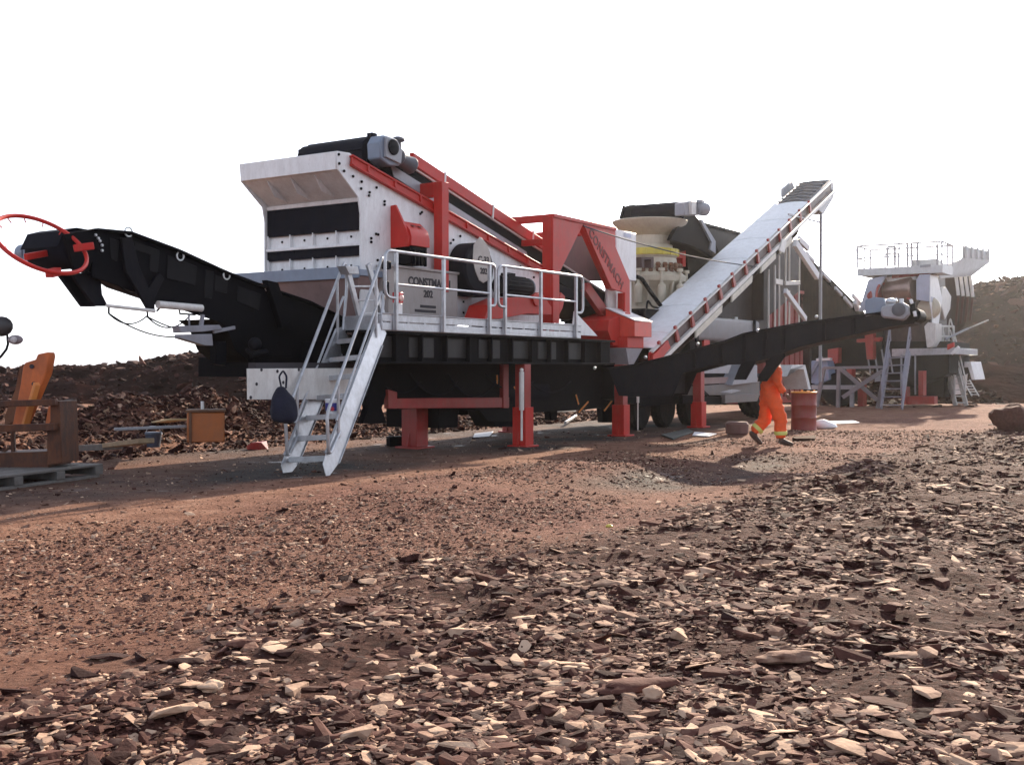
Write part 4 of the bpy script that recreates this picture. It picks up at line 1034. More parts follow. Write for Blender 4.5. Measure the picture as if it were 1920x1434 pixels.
# ------------------------------------------------------------------ red feed hopper
fh = thing('feed_hopper', 'red A shaped feed hopper with lettering on its sloping leg', 'hopper', (3.2, 1.8, 0))
vh = 0.5
def rp(pix, v=vh): return [q(x, y, v) for x, y in pix]
mb = MB()
mb.plv(vh, vh + 0.06, [(1037, 404), (1094, 420), (1049, 512), (1049, 606), (1037, 606)])
a = q(1030, 404, vh); uq = q(1037, 404, vh).x; zq = 4.42
mb.box(uq, uq + 0.16, vh + 0.061, vh + 0.25, 2.0, zq - 0.02)
mb.plv(vh + 0.002, vh + 0.15, [(1049, 560), (1052, 548), (1060, 556), (1055, 578), (1049, 590)])
mb.build('front_leg', red, fh)
mb = MB(); mb.plv(vh, vh + 0.06, [(1094, 420), (1106, 417), (1154, 430), (1154, 462), (1181, 526), (1181, 606), (1172, 606), (1172, 549), (1147, 541)])
mb.plv(vh + 0.061, vh + 0.22, [(1094, 421), (1106, 421), (1157, 545), (1147, 541)])
mb.plv(vh + 0.061, vh + 0.25, [(1172, 549), (1180, 549), (1180, 600), (1172, 600)])
mb.plv(vh + 0.25, vh + 0.30, [(1140, 540), (1156, 545), (1156, 606), (1140, 600)], 1)
mb.build('sloping_leg', [red, offwhite], fh)
mb = MB(); zt2 = 4.43
mb.box(uq - 0.02, 4.33, vh - 0.03, vh + 0.10, zt2 - 0.05, zt2 + 0.02)
mb.box(uq, uq + 0.14, vh + 0.1, 3.3, zt2 - 0.12, zt2 + 0.02)
mb.box(4.2, 4.33, vh + 0.1, 3.3, zt2 - 0.12, zt2 + 0.02)
mb.box(uq, uq + 0.12, 3.16, 3.3, 2.0, zt2 - 0.12); mb.box(uq + 0.142, 4.198, 3.2, 3.3, zt2 - 0.10, zt2 + 0.02)
mb.box(uq + 0.02, uq + 0.12, vh + 0.25, 3.15, 3.86, 3.98)
mb.build('top_frame', red, fh)
mb = MB()
zi0, zi1 = 4.28, q(1100, 527, 1.9).z
mb.plv(1.5, 1.54, [(1040, 432), (1120, 432), (1152, 500), (1152, 527), (1040, 527)])
mb.build('hopper_wall', mat('shaded_red_steel', (0.15, 0.075, 0.075), 0.55, dust=0.4, var=0.2), fh)  # shade inside the hopper is put into this darker red
mb = MB(); mb.prism([(uq + 0.4, 1.0, 3.05), (5.3, 1.0, 2.55), (5.3, 1.0, 2.7), (uq + 0.4, 1.0, 3.3)], (0, 1.8, 0)); mb.build('tail_belt', rubber, fh)
mb = MB(); mb.plv(0.78, 0.9, [(1105, 530), (1150, 592), (1150, 615), (1140, 606), (1098, 545)]); mb.build('tail_guide', dred, fh); mb = MB(); mb.plv(2.5, 2.6, [(1105, 530), (1150, 592), (1150, 615), (1140, 606), (1098, 545)]); mb.build('tail_guide', dred, fh)
pL = q(1137, 487, vh); tl = q(1162, 530, vh) - q(1112, 444, vh)
letters('CONSTMACH', fh, (pL.x, vh - 0.004, pL.z), 0.27, math.atan2(tl.z, tl.x), inkred, bold=0.008, space=1.12)
# lower nose box and spout
mb = MB(); mb.plv(0.35, 1.2, [(1142, 600), (1182, 585), (1185, 648), (1150, 648), (1140, 620)]); mb.build('lower_box', red, fh)
n0, n1 = q(1190, 606, 0.0), q(1222, 606, 0.0)
mb = MB(); mb.loft([(n0.x, 0.0, 2.10), (n1.x, 0.0, 2.10), (n1.x, 0.0, 2.42), (n0.x, 0.0, 2.42)], [(n0.x, 0.7, 2.10), (n1.x, 0.7, 2.10), (n1.x, 0.7, 2.70), (n0.x, 0.7, 2.70)])
nb = mb.build('nose_box', mat('bright_red_paint', (0.66, 0.065, 0.04), 0.4, dust=0.15), fh)
mb = MB(); mb.prism([(n0.x - 0.01, -0.02, 2.425), (n1.x + 0.01, -0.02, 2.425), (n1.x + 0.01, 0.7, 2.715), (n0.x - 0.01, 0.7, 2.715)], (0, 0, 0.02)); mb.build('lid', white, nb)
mb = MB(); mb.box(n0.x - 0.1, n1.x - 0.15, 0.12, 0.9, 1.86, 2.095); mb.build('spout_collar', red, fh)
mb = MB(); mb.loft([(n0.x - 0.12, 0.14, 1.855), (n1.x - 0.15, 0.14, 1.855), (n1.x - 0.15, 0.9, 1.855), (n0.x - 0.12, 0.9, 1.855)], [(n0.x + 0.12, 0.2, 1.50), (n0.x + 0.35, 0.2, 1.50), (n0.x + 0.35, 0.8, 1.50), (n0.x + 0.12, 0.8, 1.50)])
mb.build('spout', greyp, fh)
# ------------------------------------------------------------------ control cabinet, guy rope
cc = thing('control_cabinet', 'plain white control cabinet behind the lettered red hopper leg', 'cabinet', (5.1, 1.1, 2.9))
mb = MB(); c0, c1 = q(1156, 430, 0.9), q(1193, 527, 0.9); mb.box(c0.x, c1.x, 0.9, 1.3, c1.z, c0.z); cb = mb.build('cabinet_body', white, cc, bev=0.012)
mb = MB(); p0 = q(1170, 437, 0.89); mb.box(p0.x, p0.x + 0.35, 0.888, 0.899, p0.z - 0.08, p0.z); mb.build('name_plate', mat('pale_blue_print', (0.5, 0.52, 0.66), 0.5), cc)
mb = MB(); mb.box(c0.x + 0.1, c1.x - 0.04, 1.0, 1.25, 2.0, c1.z - 0.002); mb.build('cabinet_stand', offwhite, cc)
mb = MB(); rope = sag(q(1094, 424, 0.45), q(1420, 500, -0.05), 0.12, 24); mb.tube(rope, 0.014, 6)
solo(mb, 'guy_rope', mat('dark_rope', (0.05, 0.055, 0.07), 0.8), 'thin dark rope strung from the red hopper top to the white covered conveyor', 'rope', (6, 0.4, 4), bev=0)

# ------------------------------------------------------------------ cone crusher
cr = thing('cone_crusher', 'cream cone crusher with a wide flared bowl between red hopper and white conveyor', 'crusher', (9.08, 2.0, 2.8))
cu_, cv_ = 9.08, 2.0
C = (cu_, cv_, 0)
mb = MB(); mb.lathe(C, [(0.52, 4.56), (0.50, 4.80), (0.62, 4.86), (0.80, 4.98), (0.93, 5.10), (0.97, 5.17), (0.95, 5.19), (0.80, 5.10), (0.5, 4.9)], (0, 0, 1), 48); mb.build('feed_bowl', cream, cr, bev=0)
mb = MB(); mb.lathe(C, [(0.66, 4.22), (0.70, 4.26), (0.70, 4.34), (0.60, 4.38), (0.58, 4.56), (0.50, 4.58)], (0, 0, 1), 40); mb.build('upper_frame', cream, cr, bev=0)
yp = q(1214, 467, 1.2); mb = MB(); mb.lathe(C, [(0.71, 4.28), (0.74, 4.29), (0.74, 4.45), (0.62, 4.47)], (0, 0, 1), 40); 
for k in range(20):
    t = 2 * math.pi * k / 20; mb.beam((cu_ + 0.74 * math.cos(t), cv_ + 0.74 * math.sin(t), 4.28), (cu_ + 0.74 * math.cos(t), cv_ + 0.74 * math.sin(t), 4.44), 0.05, 0.03, up=(math.cos(t), math.sin(t), 0))
mb.build('adjustment_ring', yellow, cr, bev=0)
mb = MB(); mb.lathe(C, [(0.80, 2.80), (0.82, 2.90), (0.74, 2.95), (0.70, 3.30), (0.78, 3.52), (0.92, 3.62), (0.94, 3.75), (0.86, 3.82), (0.72, 3.92), (0.68, 4.22)], (0, 0, 1), 44)
for k in range(16):
    t = 2 * math.pi * k / 16; mb.beam((cu_ + 0.72 * math.cos(t), cv_ + 0.72 * math.sin(t), 3.0), (cu_ + 0.86 * math.cos(t), cv_ + 0.86 * math.sin(t), 3.6), 0.05, 0.10, up=(math.cos(t), math.sin(t), 0))
mb.build('main_frame', cream, cr)
for k in range(10):
    t = 2 * math.pi * k / 10 + 0.15; c = Vector((cu_ + 0.93 * math.cos(t), cv_ + 0.93 * math.sin(t), 0)); mb = MB()
    mb.lathe(c, [(0.09, 3.05), (0.10, 3.08), (0.10, 3.48), (0.07, 3.52), (0.04, 3.55), (0.04, 3.84), (0.08, 3.85), (0.08, 3.92)], (0, 0, 1), 16); mb.build('tramp_ram', cream, cr, bev=0)
mb = MB()
for k in range(26):
    t = 2 * math.pi * k / 26; c = Vector((cu_ + 0.78 * math.cos(t), cv_ + 0.78 * math.sin(t), 0)); mb.lathe(c, [(0.055, 3.82 + 0.0), (0.07, 3.86), (0.05, 3.90), (0.07, 3.94), (0.05, 3.98), (0.07, 4.02), (0.05, 4.08)], (0, 0, 1), 10)
mb.build('spring_set', rust, cr, bev=0)
mb = MB(); p = q(1214, 492, 1.05); mb.plv(1.05, 1.25, [(1203, 482), (1226, 482), (1226, 502), (1221, 502), (1221, 487), (1208, 487), (1208, 502), (1203, 502)]); mb.build('clamp_bracket', mat('brown_steel', (0.07, 0.035, 0.03), 0.7), cr)
mb = MB(); mb.plv(1.9, 2.6, [(1232, 478), (1283, 474), (1283, 494), (1232, 496)]); mb.plv(1.5, 1.7, [(1269, 476), (1286, 470), (1286, 500), (1280, 500), (1280, 484), (1269, 484)]); mb.build('hydraulic_unit', red, cr)
mb = MB(); mb.tube([q(1194, 519, 0.95), q(1203, 522, 0.95), q(1218, 545, 0.95), q(1240, 575, 1.0)], 0.05, 8, bend=0.2); mb.tube([q(1212, 585, 1.0), q(1214, 560, 1.0), q(1222, 575, 1.0), q(1236, 578, 1.0)], 0.025, 8, bend=0.15); mb.build('hose', black, cr, bev=0)
mb = MB(); mb.box(6.6, 11.2, 0.9, 3.2, 2.55, 2.82); mb.box(6.6, 11.0, 1.0, 1.1, 2.0, 2.55); mb.box(6.6, 11.0, 3.0, 3.1, 1.5, 2.55)
mb.plv(1.1, 1.3, [(1178, 582), (1260, 585), (1260, 680), (1178, 680)]); mb.box(9.5, 14.6, 1.2, 3.0, 1.2, 2.5); mb.build('crusher_deck', black, plant)

# ------------------------------------------------------------------ conveyor feeding the cone crusher
cf = thing('crusher_feed_conveyor', 'black conveyor head with fat drum and grey gear motor above the cream bowl', 'conveyor', (10.5, 2.3, 3))
d0 = q(1286, 395, 1.2); d1u, dz = d0.x, d0.z
mb = MB(); mb.lathe((d1u, 1.25, dz), [(0.16, 0), (0.24, 0.02), (0.25, 1.62), (0.16, 1.66)], (0, 1, 0), 30); mb.build('head_drum', rubber, cf, bev=0)
mb = MB(); mb.lathe((d1u, 2.66, dz), [(0.262, 0), (0.262, 0.14)], (0, 1, 0), 30); mb.prism([(d1u + 0.2, 2.92, dz - 0.25), (d1u - 0.3, 2.92, dz - 0.1), (d1u - 0.1, 2.92, dz + 0.25), (d1u + 0.2, 2.92, dz + 0.2)], (0, 0.05, 0)); mb.build('bearing_frame', charcoal, cf)
mb = MB(); mb.plv(0.88, 1.16, [(1284, 380), (1298, 376), (1312, 380), (1311, 404), (1284, 404)]); gb = mb.build('gearbox', greyp, cf, bev=0.02)
mb = MB(); mb.plv(0.80, 0.88, [(1297, 378), (1306, 378), (1305, 402), (1297, 402)]); mb.build('gearbox_cover', offwhite, gb)
p = q(1309, 391, 0.85); mb = MB(); mb.lathe((p.x, 0.86, p.z), [(0.10, 0), (0.15, 0.03), (0.17, 0.08), (0.17, 0.30), (0.10, 0.36)], (1, -0.3, 0), 20); mb.box(p.x - 0.02, p.x + 0.2, 0.75, 0.9, p.z + 0.14, p.z + 0.22); mb.build('drive_motor', greyp, cf)
mb = MB(); mb.plv(1.18, 1.30, [(1262, 440), (1285, 404), (1304, 404), (1342, 455), (1350, 480), (1342, 486), (1300, 462), (1258, 450)]); mb.plv(2.6, 2.72, [(1262, 440), (1285, 404), (1304, 404), (1342, 455), (1350, 480), (1342, 486), (1300, 462), (1258, 450)])
mb.plv(1.30, 2.6, [(1270, 432), (1290, 412), (1345, 478), (1340, 484)])
mb.build('conveyor_frame', black, cf)
mb = MB(); mb.plv(1.12, 1.18, [(1313, 412), (1317, 411), (1342, 452), (1342, 476), (1332, 468), (1335, 455)]); mb.build('edge_plate', greyp, cf)
sh = thing('surge_hopper', 'dark grey tapering hopper standing behind the white covered conveyor', 'hopper', (14.2, 2.2, 2.4))
mb = MB(); tA, tB = q(1320, 421, 2.0), q(1424, 411, 2.0)
mb.loft([(tA.x, 2.0, tA.z), (tB.x, 2.0, tA.z + .02), (tB.x, 3.6, tA.z + .02), (tA.x, 3.6, tA.z)], [(tA.x + 1.3, 2.3, 4.0), (tB.x - 0.2, 2.3, 4.0), (tB.x - 0.2, 3.3, 4.0), (tA.x + 1.3, 3.3, 4.0)])
mb.build('hopper_body', mat('dark_blue_grey_paint', (0.02, 0.025, 0.034), 0.5, dust=0.05, var=0.15), sh)
mb = MB(); mb.box(tA.x - 0.03, tB.x + 0.03, 1.95, 2.0, tA.z - 0.04, tA.z + 0.04); mb.build('rim_angle', charcoal, sh)
mb = MB(); mb.plv(1.9, 2.4, [(1290, 484), (1345, 487), (1360, 540), (1290, 540)]); mb.plv(2.41, 3.2, [(1290, 492), (1345, 495), (1350, 505), (1290, 505)], 1); mb.box(13.8, 16.8, 2.3, 3.2, 2.5, 3.999); mb.build('hopper_base', [black, dred], sh)

# ------------------------------------------------------------------ white covered conveyor
wc = thing('covered_conveyor', 'long inclined conveyor covered with white sheets rising to the right', 'conveyor', (10, 0.5, 0))
s0, s1 = q(1222, 668, 0.0), q(1516, 388, 0.0)
wd = (s1 - s0).normalized(); wu = Vector((-wd.z, 0, wd.x)); LW = (s1 - s0).length
def wp_(t, h, v): p = s0 + wd * t + wu * h; return Vector((p.x, v, p.z))
vW = 1.05
mb = MB(); n = 13; g_ = 0.14
for i in range(n):
    t0, t1 = g_ + (LW - g_) * i / n, g_ + (LW - g_) * (i + 1) / n + 0.05
    lift = 0.012 * (i % 2)
    sec = lambda t, e: [wp_(t, 0.14 + lift + e, 0.0), wp_(t, 0.165 + lift + e, 0.20), wp_(t, 0.175 + lift + e, 0.52), wp_(t, 0.17 + lift + e, 0.66), wp_(t, 0.13 + lift + e, vW), wp_(t, 0.12 + lift + e, vW), wp_(t, 0.15 + lift - 0.01 + e, 0.52), wp_(t, 0.13 + lift + e, 0.0)]
    mb.loft(sec(t0, 0), sec(t1, 0.004))
mb.build('cover', sheet, wc, bev=0, smooth=25)
mb = MB()
for v in (-0.05, vW - 0.05): mb.prism([wp_(0, 0.08, v), wp_(LW + 2.6, 0.08, v), wp_(LW + 2.6, 0.125, v), wp_(0, 0.125, v)], (0, 0.10, 0))
for v in (-0.06, vW - 0.02): mb.prism([wp_(0.3, -0.30, v), wp_(LW + 2.6, -0.30, v), wp_(LW + 2.6, -0.20, v), wp_(0.3, -0.20, v)], (0, 0.10, 0))
mb.build('side_rail', offwhite, wc)
mb = MB()
for v in (0.02, vW - 0.02): mb.prism([wp_(0.1, -0.20, v), wp_(LW + 2.4, -0.20, v), wp_(LW + 2.4, 0.08, v), wp_(0.1, 0.08, v)], (0, 0.03, 0))
for k in range(16): mb.beam(wp_(0.4 + k * 0.85, -0.25, 0.04), wp_(0.4 + k * 0.85, -0.25, vW), 0.06, 0.06)
mb.build('web', mat('dark_maroon_paint', (0.05, 0.012, 0.012), 0.5, dust=0.3), wc)
for k in range(13):
    t = 0.35 + k * 0.92
    mb = MB(); mb.prism([wp_(t, -0.19, -0.05), wp_(t + 0.16, -0.19, -0.05), wp_(t + 0.10, 0.19, -0.05), wp_(t + 0.02, 0.19, -0.05)], (0, 0.06, 0)); mb.build('roller_bracket', dred, wc)
for t0, t1 in ((2.2, 3.9), (4.6, 6.1), (6.8, 8.0), (8.4, 9.4)):
    mb = MB(); mb.prism([wp_(t0, -0.46, -0.08), wp_(t1, -0.46, -0.08), wp_(t1 + .1, -0.31, -0.08), wp_(t0 + .1, -0.31, -0.08)], (0, 0.05, 0)); mb.build('light_strip', mat('pale_fascia', (0.62, 0.58, 0.48), 0.5, dust=.2), wc)
mb = MB(); mb.prism([wp_(0.0, -0.55, 0.1), wp_(LW - 1, -0.55, 0.1), wp_(LW - 0.4, -0.31, 0.1), wp_(0.5, -0.31, 0.1)], (0, vW - 0.2, 0)); mb.build('return_tray', tarp, wc)
mb = MB(); mb.prism([wp_(LW, 0.10, 0.06), wp_(LW + 2.5, 0.10, 0.06), wp_(LW + 2.5, 0.13, 0.06), wp_(LW, 0.13, 0.06)], (0, vW - 0.12, 0))
for k in range(7): mb.prism([wp_(LW + 0.15 + k * 0.34, 0.13, 0.1), wp_(LW + 0.35 + k * 0.34, 0.13, vW / 2), wp_(LW + 0.15 + k * 0.34, 0.13, vW - 0.1), wp_(LW + 0.21 + k * 0.34, 0.13, vW - 0.1), wp_(LW + 0.42 + k * 0.34, 0.13, vW / 2), wp_(LW + 0.21 + k * 0.34, 0.13, 0.1)], wu * 0.05)
mb.build('cleated_belt', mat('grey_rubber', (0.10, 0.11, 0.13), 0.6, dust=0.3), wc)
mb = MB(); e = wp_(LW + 2.55, -0.08, 0.05); mb.lathe(e, [(0.2, 0), (0.22, 0.02), (0.22, 0.90), (0.2, 0.95)], (0, 1, 0), 24); mb.prism([wp_(LW + 1.3, -0.62, 0.0), wp_(LW + 2.5, -0.42, 0.0), wp_(LW + 2.6, -0.31, 0.0), wp_(LW + 0.8, -0.31, 0.0)], (0, vW, 0)); mb.prism([wp_(LW + 0.9, 0.13, vW + 0.0), wp_(LW + 2.0, 0.13, vW + 0.0), wp_(LW + 1.9, 0.36, vW + 0.0), wp_(LW + 1.0, 0.36, vW + 0.0)], (0, 0.08, 0)); mb.build('head_pulley', greyp, wc)
mb = MB(); mb.prism([wp_(-0.28, -0.26, 0.0), wp_(1.0, -0.26, 0.0), wp_(0.9, 0.02, 0.0), wp_(-0.1, 0.12, 0.0)], (0, 0.02, 0)); mb.prism([wp_(-0.28, -0.26, -0.09), wp_(0.75, -0.12, -0.09), wp_(0.75, 0.06, -0.09), wp_(-0.1, 0.06, -0.09)], (0, 0.04, 0)); mb.build('tail_box', red, wc)
pp = wp_(LW + 0.5, -0.3, -0.04)
mb = MB(); tp = q(1539, 400, -0.02); mb.box(tp.x - 0.04, tp.x + 0.04, -0.06, 0.02, 1.0, tp.z); mb.beam(q(1478, 402, -0.02), q(1537, 417, -0.02), 0.04, 0.05)
mb.build('prop_post', greyp, wc)
mb = MB(); mb.beam(q(1490, 455, -0.1), q(1532, 518, -0.1), 0.12, 0.22); mb.build('upper_brace', paper, wc)
mb = MB(); mb.beam(q(1472, 545, -0.1), q(1510, 598, -0.1), 0.10, 0.15); mb.build('lower_brace', paper, wc)
mb = MB()
for px, y0, y1 in ((1441, 505, 620), (1453, 497, 620), (1461, 480, 620), (1473, 462, 530), (1480, 460, 528), (1499, 470, 530), (1473, 545, 612), (1480, 545, 612), (1498, 535, 610)):
    a, b = q(px, y0, 0.3), q(px, y1, 0.3); mb.beam(a, b, 0.04, 0.05)
mb.beam(q(1453, 527, 0.28), q(1466, 530, 0.28), 0.06, 0.15); mb.beam(q(1472, 531, 0.28), q(1499, 530, 0.28), 0.06, 0.12)
mb.build('lit_edge_frame', offwhite, wc)  # off-white colour imitates sunlit edges of dark frames
mb = MB(); mb.plv(-0.09, -0.05, [(1467, 448), (1476, 450), (1471, 475), (1462, 470)]); mb.build('sensor_box', offwhite, wc)

# ------------------------------------------------------------------ tank, red container, link conveyor
ft = thing('fuel_tank', 'grey rounded fuel tank under the white covered conveyor', 'tank', (10.6, 0.8, 1.6))
t0, t1 = q(1300, 590, 0.35), q(1424, 644, 0.35)
prof = []
for cx, cz, a_ in ((0.10, 0.10, 180), (0.80, 0.10, 270), (0.80, t0.z - t1.z - 0.10, 0), (0.10, t0.z - t1.z - 0.10, 90)):
    for k in range(5):
        t = R(a_ + 22.5 * k); prof.append((cx + 0.10 * math.cos(t), cz + 0.10 * math.sin(t)))
mb = MB(); mb.prism([(t0.x, 0.35 + a, t1.z + b) for a, b in prof], (t1.x - t0.x, 0, 0)); mb.build('tank_body', mat('tank_grey_paint', (0.20, 0.20, 0.215), 0.5, dust=0.25), ft, bev=0.02)
mb = MB(); mb.box(t0.x + 0.1, t0.x + 0.22, 0.3, 0.348, 1.4, t0.z + 0.02); mb.build('tank_strap', charcoal, ft); mb = MB(); mb.box(t1.x - 0.5, t1.x - 0.38, 0.3, 0.348, 1.4, t0.z + 0.02); mb.build('tank_strap', charcoal, ft)
mb = MB(); mb.cyl((t1.x - 0.9, 0.7, t0.z), (t1.x - 0.9, 0.7, t0.z + 0.08), 0.07); mb.build('filler_cap', steel, ft)
mb = MB(); mb.box(t0.x + 0.05, t1.x, 0.45, 1.0, 0.9, t1.z - 0.002); mb.plv(0.38, 0.44, [(1320, 618), (1331, 618), (1331, 665), (1320, 668)], 1); mb.build('tank_bracket', [black, red], ft)
rc = thing('red_container', 'red corrugated container behind the covered conveyor posts painted white as sunlit edges', 'container', (16.5, 2.4, 0))
k0, k1 = q(1432, 540, 1.6), q(1504, 540, 1.6)
mb = MB(); nn = 14
for i in range(nn):
    a = k0.x + (k1.x - k0.x) * i / nn; b = k0.x + (k1.x - k0.x) * (i + 1) / nn; mb.box(a, b - 0.002, 1.6 - 0.04 * (i % 2), 3.4, 0.5, k0.z)
mb.build('container_wall', mat('container_red', (0.26, 0.030, 0.024), 0.5, dust=0.3), rc)
mb = MB(); mb.box(k0.x - 0.05, k1.x + 0.05, 1.54, 3.45, k0.z, k0.z + 0.1); mb.box(k0.x - 0.05, k1.x + 0.05, 1.54, 3.45, 0.3, 0.5); mb.build('container_frame', dred, rc)
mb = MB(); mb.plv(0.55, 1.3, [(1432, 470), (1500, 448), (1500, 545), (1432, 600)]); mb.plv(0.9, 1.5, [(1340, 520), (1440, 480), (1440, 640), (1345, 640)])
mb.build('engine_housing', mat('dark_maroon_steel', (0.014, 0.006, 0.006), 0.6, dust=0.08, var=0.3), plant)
lk = thing('link_conveyor', 'long dark conveyor with hanging brown sheet descending to the right behind the posts painted white as sunlit edges', 'conveyor', (22, 1.6, 0))
l0, l1 = q(1488, 452, 1.5), q(1622, 586, 1.5)
ld = (l1 - l0).normalized(); lu = Vector((-ld.z, 0, ld.x))
mb = MB(); mb.prism([l0, l1, l1 + lu * -0.25, l0 + lu * -0.25], (0, 1.0, 0)); mb.build('conveyor_frame', charcoal, lk)
mb = MB()
for i, (a, b) in enumerate((((1512, 475), (1526, 491)), ((1543, 513), (1556, 527)), ((1566, 540), (1578, 553)), ((1583, 558), (1597, 575)))): mb = MB(); mb.beam(q(*a, 1.46), q(*b, 1.46), 0.08, 0.12); mb.build('edge_rail', paper, lk)
mb = MB()
mb.beam(q(1497, 448, 1.4), q(1515, 466, 1.4), 0.1, 0.2); mb.build('edge_rail', paper, lk); mb = MB(); mb.beam(q(1598, 553, 1.4), q(1620, 577, 1.4), 0.08, 0.14); mb.build('edge_rail', paper, lk); mb = MB(); mb.beam(q(1603, 566, 1.4), q(1608, 580, 1.4), 0.14, 0.2)
mb.build('edge_rail', paper, lk)
sk = [(1500, 462), (1520, 484), (1560, 528), (1618, 584), (1618, 612), (1500, 620)]
mb = MB(); mb.plv(1.56, 1.62, sk); mb.beam(q(1504, 556, 1.52), q(1570, 554, 1.52), 0.03, 0.03); mb.build('hanging_sheet', tarp, lk)
mb = MB(); p = q(1520, 600, 1.7); mb.box(p.x - 0.1, p.x + 0.1, 1.7, 1.9, 0, p.z + 1); mb.build('prop', charcoal, lk)

# ------------------------------------------------------------------ product conveyor in front, running right
D0, D1 = 21.4, 18.9
def pw(px, py, dd=0.0):
    t = (px - 1140) / (1740 - 1140); iy = (1 - t) / D0 + t / D1; return at(px, py, 1 / iy + dd)
pcd = (pw(1740, 600) - pw(1140, 600)); pcd.z = 0; pcd.normalize(); pcn = Vector((-pcd.y, pcd.x, 0))
pc = thing('product_conveyor', 'black steel product conveyor rising to the right in front of the walking person', 'conveyor', FI @ Vector((4.6, 20.3, 0)))
def pplane(pix, th, back=0.0, mb=None, mi=0):
    pts = [pw(x, y) + pcn * back for x, y in pix]; return mb.prism(pts, pcn * th, mi)
oc = [(1140, 690), (1190, 684), (1240, 672), (1360, 640), (1395, 626), (1500, 606), (1640, 588), (1712, 578), (1722, 590), (1714, 606), (1660, 614), (1590, 630), (1500, 650), (1440, 672), (1400, 682), (1340, 684), (1280, 700), (1262, 742), (1205, 744), (1160, 742)]
mb = MB(); pplane(oc, 0.04, 0, mb); pplane(oc, 0.04, 0.85, mb); 
for i in range(len(oc) - 1):
    if 0 <= i < 7:
        a, b = pw(*oc[i]), pw(*oc[i + 1]); mb.beam(a - pcn * 0.03, b - pcn * 0.03, 0.08, 0.03)
    if 9 <= i < 15:
        a, b = pw(*oc[i]), pw(*oc[i + 1]); mb.prism([a + pcn * 0.04, b + pcn * 0.04, b + pcn * 0.04 + Vector((0, 0, 0.04)), a + pcn * 0.04 + Vector((0, 0, 0.04))], pcn * 0.81)
pplane([(1150, 690), (1260, 700), (1258, 738), (1160, 738)], 0.8, 0.04, mb)
mb.build('side_frame', charcoal, pc, FW)
mb = MB()
for x0, y0, x1, y1 in ((1396, 628, 1394, 678), (1436, 622, 1432, 668), (1470, 616, 1468, 656), (1545, 604, 1545, 640), (1600, 598, 1600, 626), (1350, 648, 1352, 682), (1300, 660, 1302, 690)): mb = MB(); mb.beam(pw(x0, y0) - pcn * 0.02, pw(x1, y1) - pcn * 0.02, 0.06, 0.05, up=pcn); mb.build('rib', black, pc, FW)
mb = MB()
pth = [pw(x, y + 4) for x, y in oc[:9]]
for i in range(8): mb.prism([pth[i] + pcn * 0.05, pth[i + 1] + pcn * 0.05, pth[i + 1] + pcn * 0.05 + Vector((0, 0, 0.02)), pth[i] + pcn * 0.05 + Vector((0, 0, 0.02))], pcn * 0.78)
mb.build('belt', rubber, pc, FW)
mb = MB(); pplane([(1385, 690), (1402, 660), (1424, 665), (1398, 712), (1376, 712)], 0.06, 0.0, mb); pplane([(1446, 668), (1470, 662), (1472, 668), (1437, 715), (1420, 715), (1424, 702)], 0.06, 0.0, mb); pplane([(1422, 672), (1434, 672), (1436, 700), (1425, 712)], 0.06, 0.5, mb)
mb.build('hanging_strut', black, pc, FW)
mb = MB(); pplane([(1622, 562), (1640, 557), (1658, 559), (1664, 584), (1622, 594)], 0.85, -0.02, mb); mb.build('head_hood', bluegrey, pc, FW, bev=0.02)
mb = MB(); pplane([(1655, 577), (1668, 572), (1696, 568), (1706, 574), (1708, 590), (1698, 602), (1656, 596)], 0.22, -0.26, mb); gbx = mb.build('gearbox', greyp, pc, FW, bev=0.03)
mb = MB(); mb.lathe(pw(1689, 582) - pcn * 0.26, [(0.11, 0), (0.11, 0.03), (0.07, 0.05), (0.04, 0.05)], -pcn, 22); mb.build('shaft_cover', mat('shaft_grey', (0.09, 0.09, 0.10), 0.5), gbx, FW, bev=0)
mb = MB(); mb.ball(pw(1672, 566) - pcn * 0.1, (0.09, 0.07, 0.06)); mb.cyl(pw(1660, 570), pw(1682, 562), 0.03); mb.cyl(pw(1690, 568), pw(1690, 560), 0.04); mb.build('oil_cap', steel, gbx, FW, bev=0)
mb = MB(); mb.lathe(pw(1712, 590) - pcn * 0.0, [(0.08, 0), (0.12, 0.02), (0.12, 0.86), (0.08, 0.88)], pcn, 22); pplane([(1707, 566), (1716, 566), (1722, 600), (1712, 602)], 0.04, -0.10, mb); mb.build('head_pulley', black, pc, FW)
mb = MB(); mb.beam(pw(1709, 562) - pcn * 0.12, pw(1712, 570) - pcn * 0.12, 0.05, 0.05); mb.beam(pw(1716, 584) - pcn * 0.12, pw(1718, 594) - pcn * 0.12, 0.04, 0.05); mb.build('take_up_bolt', paper, pc, FW)
for x, y in ((1310, 645), (1212, 670), (1422, 620), (1117, 690), (1532, 594)): mb = MB(); mb.ball(pw(x, y) - pcn * 0.05, 0.032); mb.build('lamp', steel, pc, FW, bev=0)
# ------------------------------------------------------------------ far jaw crushing plant
jp = thing('jaw_crushing_plant', 'white and dark red jaw crushing plant with railed top deck far right before the hill', 'crushing plant', (27, -0.3, 0))
UJ = 25.0
def j(px, py, u=UJ): return qu(px, py, u)
zt0, zt1 = j(1690, 494).z, j(1690, 512).z
vL, vR = j(1608, 500).y, j(1766, 500).y
mb = MB(); mb.box(UJ, UJ + 1.7, vR, vL, zt1 - 0.02, zt1 + 0.06); mb.box(UJ - 0.02, UJ, vR, vL, zt1 - 0.05, zt0 - .12); mb.box(UJ, UJ + 1.7, vR - 0.02, vR, zt1 - 0.05, zt0 - .05); mb.box(UJ + .5, UJ + 1.4, vR + .3, vR + 1.2, zt1 + .06, zt1 + .5)
lightg = mat('pale_galvanised', (0.60, 0.60, 0.60), 0.5, metal=0.2, dust=0.2, var=0.1)
mb.build('top_deck', lightg, jp)
